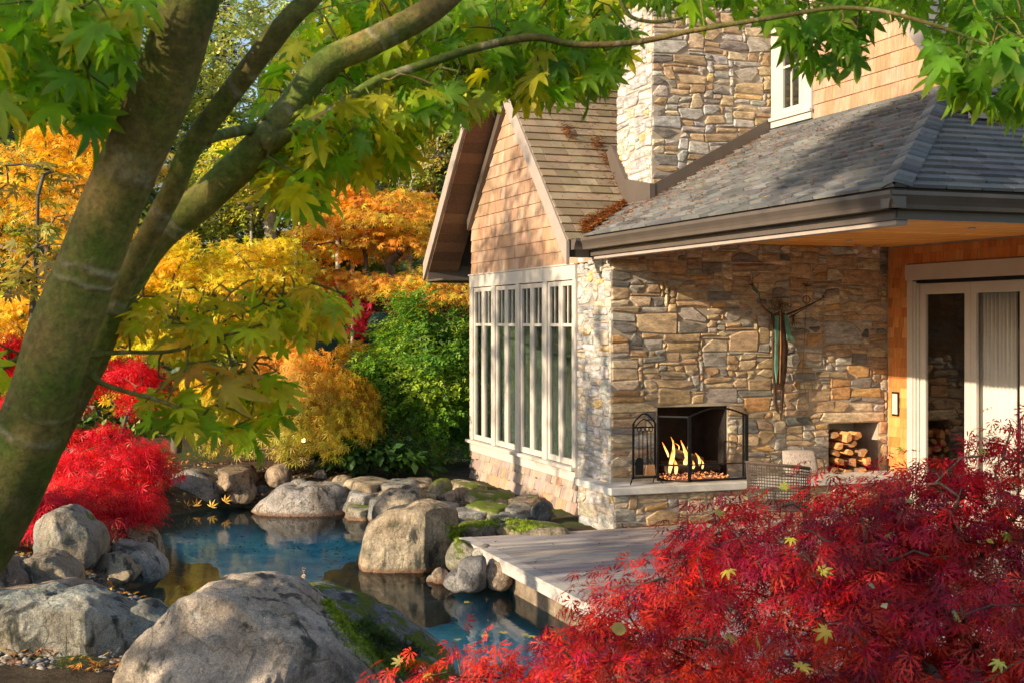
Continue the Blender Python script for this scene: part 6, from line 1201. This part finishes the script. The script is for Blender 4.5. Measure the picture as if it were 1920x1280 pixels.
REG = [([(640, 200), (900, 160), (900, 205), (800, 225), (760, 300), (690, 335), (600, 330), (540, 330)], 150, 2.35, 2.9, GA + YA[:2], .08), ([(500, 330), (590, 330), (620, 380), (540, 400)], 16, 2.3, 2.6, GA, .08), ([(190, 620), (560, 590), (640, 590), (600, 640), (400, 680), (220, 680)], 40, 2.2, 2.6, YA, .07),
       ([(520, 110), (620, -20), (1160, -30), (1180, 120), (1090, 175), (940, 185), (870, 190), (780, 215), (700, 255), (640, 290), (560, 330), (520, 250), (640, 120), (560, 90), (480, 210)], 900, 2.5, 3.4, GA, .085),
       ([(840, 60), (1190, 40), (1170, 130), (1130, 185), (1060, 160), (960, 160)], 70, 2.5, 3.0, GA[:3] + DG, .08),
       ([(430, 290), (600, 190), (820, 150), (900, 190), (740, 230), (690, 300), (600, 300), (560, 370), (470, 340)], 190, 2.2, 2.7, GA + YA[:3], .085),
       ([(-40, -30), (270, -30), (250, 60), (230, 140), (190, 260), (130, 200), (20, 210), (-40, 180)], 230, 1.75, 2.4, GA + DG, .085), ([(0, 130), (80, 100), (60, 210), (0, 200)], 18, 1.8, 2.2, GA, .085),
       ([(1180, -60), (1500, -60), (1960, -60), (1960, 150), (1850, 110), (1700, 40), (1560, 45), (1420, 35), (1250, 5), (1180, 0)], 320, 2.45, 3.1, DG + GA[:2], .080),
       ([(1460, 40), (1620, 40), (1620, 110), (1560, 130), (1490, 110)], 34, 2.4, 2.7, DG, .08), ([(1730, 80), (1960, 80), (1960, 210), (1860, 200), (1780, 160)], 90, 2.2, 2.6, DG + GA[:1], .085),
       ([(200, 560), (400, 560), (600, 545), (670, 570), (640, 620), (500, 625), (400, 660), (240, 640)], 95, 2.15, 2.6, YA, .070), ([(440, 530), (520, 510), (690, 565), (650, 600), (480, 600)], 26, 2.2, 2.5, YA, .072),
       ([(260, 740), (360, 720), (520, 700), (540, 760), (490, 820), (420, 800), (320, 790)], 80, 2.1, 2.5, YA[2:] + GA[2:], .070), ([(250, 760), (480, 810), (470, 830), (380, 800), (260, 790)], 16, 2.1, 2.3, GA, .07),
       ([(340, 690), (420, 670), (480, 690), (420, 730)], 8, 2.05, 2.2, [(.55, .28, .04), (.5, .4, .04)], .10), ([(-60, 620), (20, 640), (0, 760), (-60, 800)], 12, 2.1, 2.4, YA, .08)]
PA = []; CA = []; SA = []
for poly, n, D0, D1, pal, s in REG:
    q = region(poly, n, D0, D1); PA.append(q); pa = np.array(pal); CA.append(pa[rs.randint(len(pa), size=n)] * (.75 + .5 * rs.rand(n, 1))); SA.append(s * .72 * (.62 + .55 * rs.rand(n)))
PA = np.concatenate(PA); CA = np.concatenate(CA); SA = np.concatenate(SA)
nodes = np.concatenate([T[:, :3] for T in (T4, T5, T7, T8, T9, T10, T11, T12, T13, T14, T3[60:], T2[50:])]) ; nb = len(nodes)
sel = rs.permutation(len(PA))[:int(len(PA) * .45)]
arr = nodes.copy(); b = MB(); tg = PA[sel] + (0, 0, .035); order = np.argsort(np.min(np.linalg.norm(tg[:, None] - nodes[None], axis=2), axis=1))
for i in order:
    t = tg[i]; dd = np.linalg.norm(arr - t, axis=1); j = int(np.argmin(dd)); L_ = dd[j]
    if L_ > .9: continue
    m = (arr[j] + t) / 2 + rs.randn(3) * L_ * .07 + (0, 0, .08 * L_); b.tube([arr[j], m, t], [.0022 + .002 * min(1, L_ * 2), .002, .0012], 4, cap=False); arr = np.vstack([arr, m, t])
b.build('twigs', mbark, maple, uvs=True, kind='stuff', smooth=True)
n = len(PA); hv = rs.randn(n, 3); hv[:, 2] = 0; hv /= np.linalg.norm(hv, axis=1)[:, None]; yl = ((pix(PA)[1] > 480) & (pix(PA)[0] < 760))[:, None]; d = hv * .75 + rs.randn(n, 3) * .2 + np.array([0, 0, -1.0]) * rs.uniform(.35, 1.1, n)[:, None] * np.where(yl, .45, 1)
nn = -FWD * np.where(yl, .3, .5) + rs.randn(n, 3) * .5 + np.array([0, 0, .8]); Rm = frames(d, nn); x, y_, D = pix(PA); vis = (x > -20) & (x < 1940) & (y_ > -20); sc = np.where(vis, SA / D, 0); o = np.argsort(-sc)[:300]; meshes = {}
V, T = LV['maple']; base = np.array(WL[maple.name])
for i in o:
    key = tuple((CA[i] * 22).astype(int)); var = i % 3
    if (key, var) not in meshes:
        Vv = V.copy(); Vv[:, 2] *= (1, 1.8, .4)[var]; Vv[:, 0] *= (1, .82, 1.06)[var]; me = bpy.data.meshes.new('leaf'); me.from_pydata(Vv.tolist(), [], [tuple(int(a) for a in t) for t in T]); me.polygons.foreach_set('use_smooth', [True] * len(T)); a_ = me.color_attributes.new('Col', 'FLOAT_COLOR', 'POINT'); tv = tipmix(V, 'maple')[:, None]; a_.data.foreach_set('color', np.hstack([CA[i] * (1 - tv) + np.array(TIP) * tv, np.ones((len(V), 1))]).astype(np.float32).ravel()); me.materials.append(NEARLEAF); meshes[(key, var)] = me
    ob = bpy.data.objects.new('leaf', meshes[(key, var)]); COL.objects.link(ob); ob.parent = maple
    ob.matrix_basis = Matrix([list(Rm[i][r_] * SA[i]) + [PA[i][r_] - base[r_]] for r_ in range(3)] + [[0, 0, 0, 1]])
idx = np.setdiff1d(np.arange(n), o); leaves('foliage', 'maple', PA[idx], Rm[idx], SA[idx], CA[idx], NEARLEAF, maple)
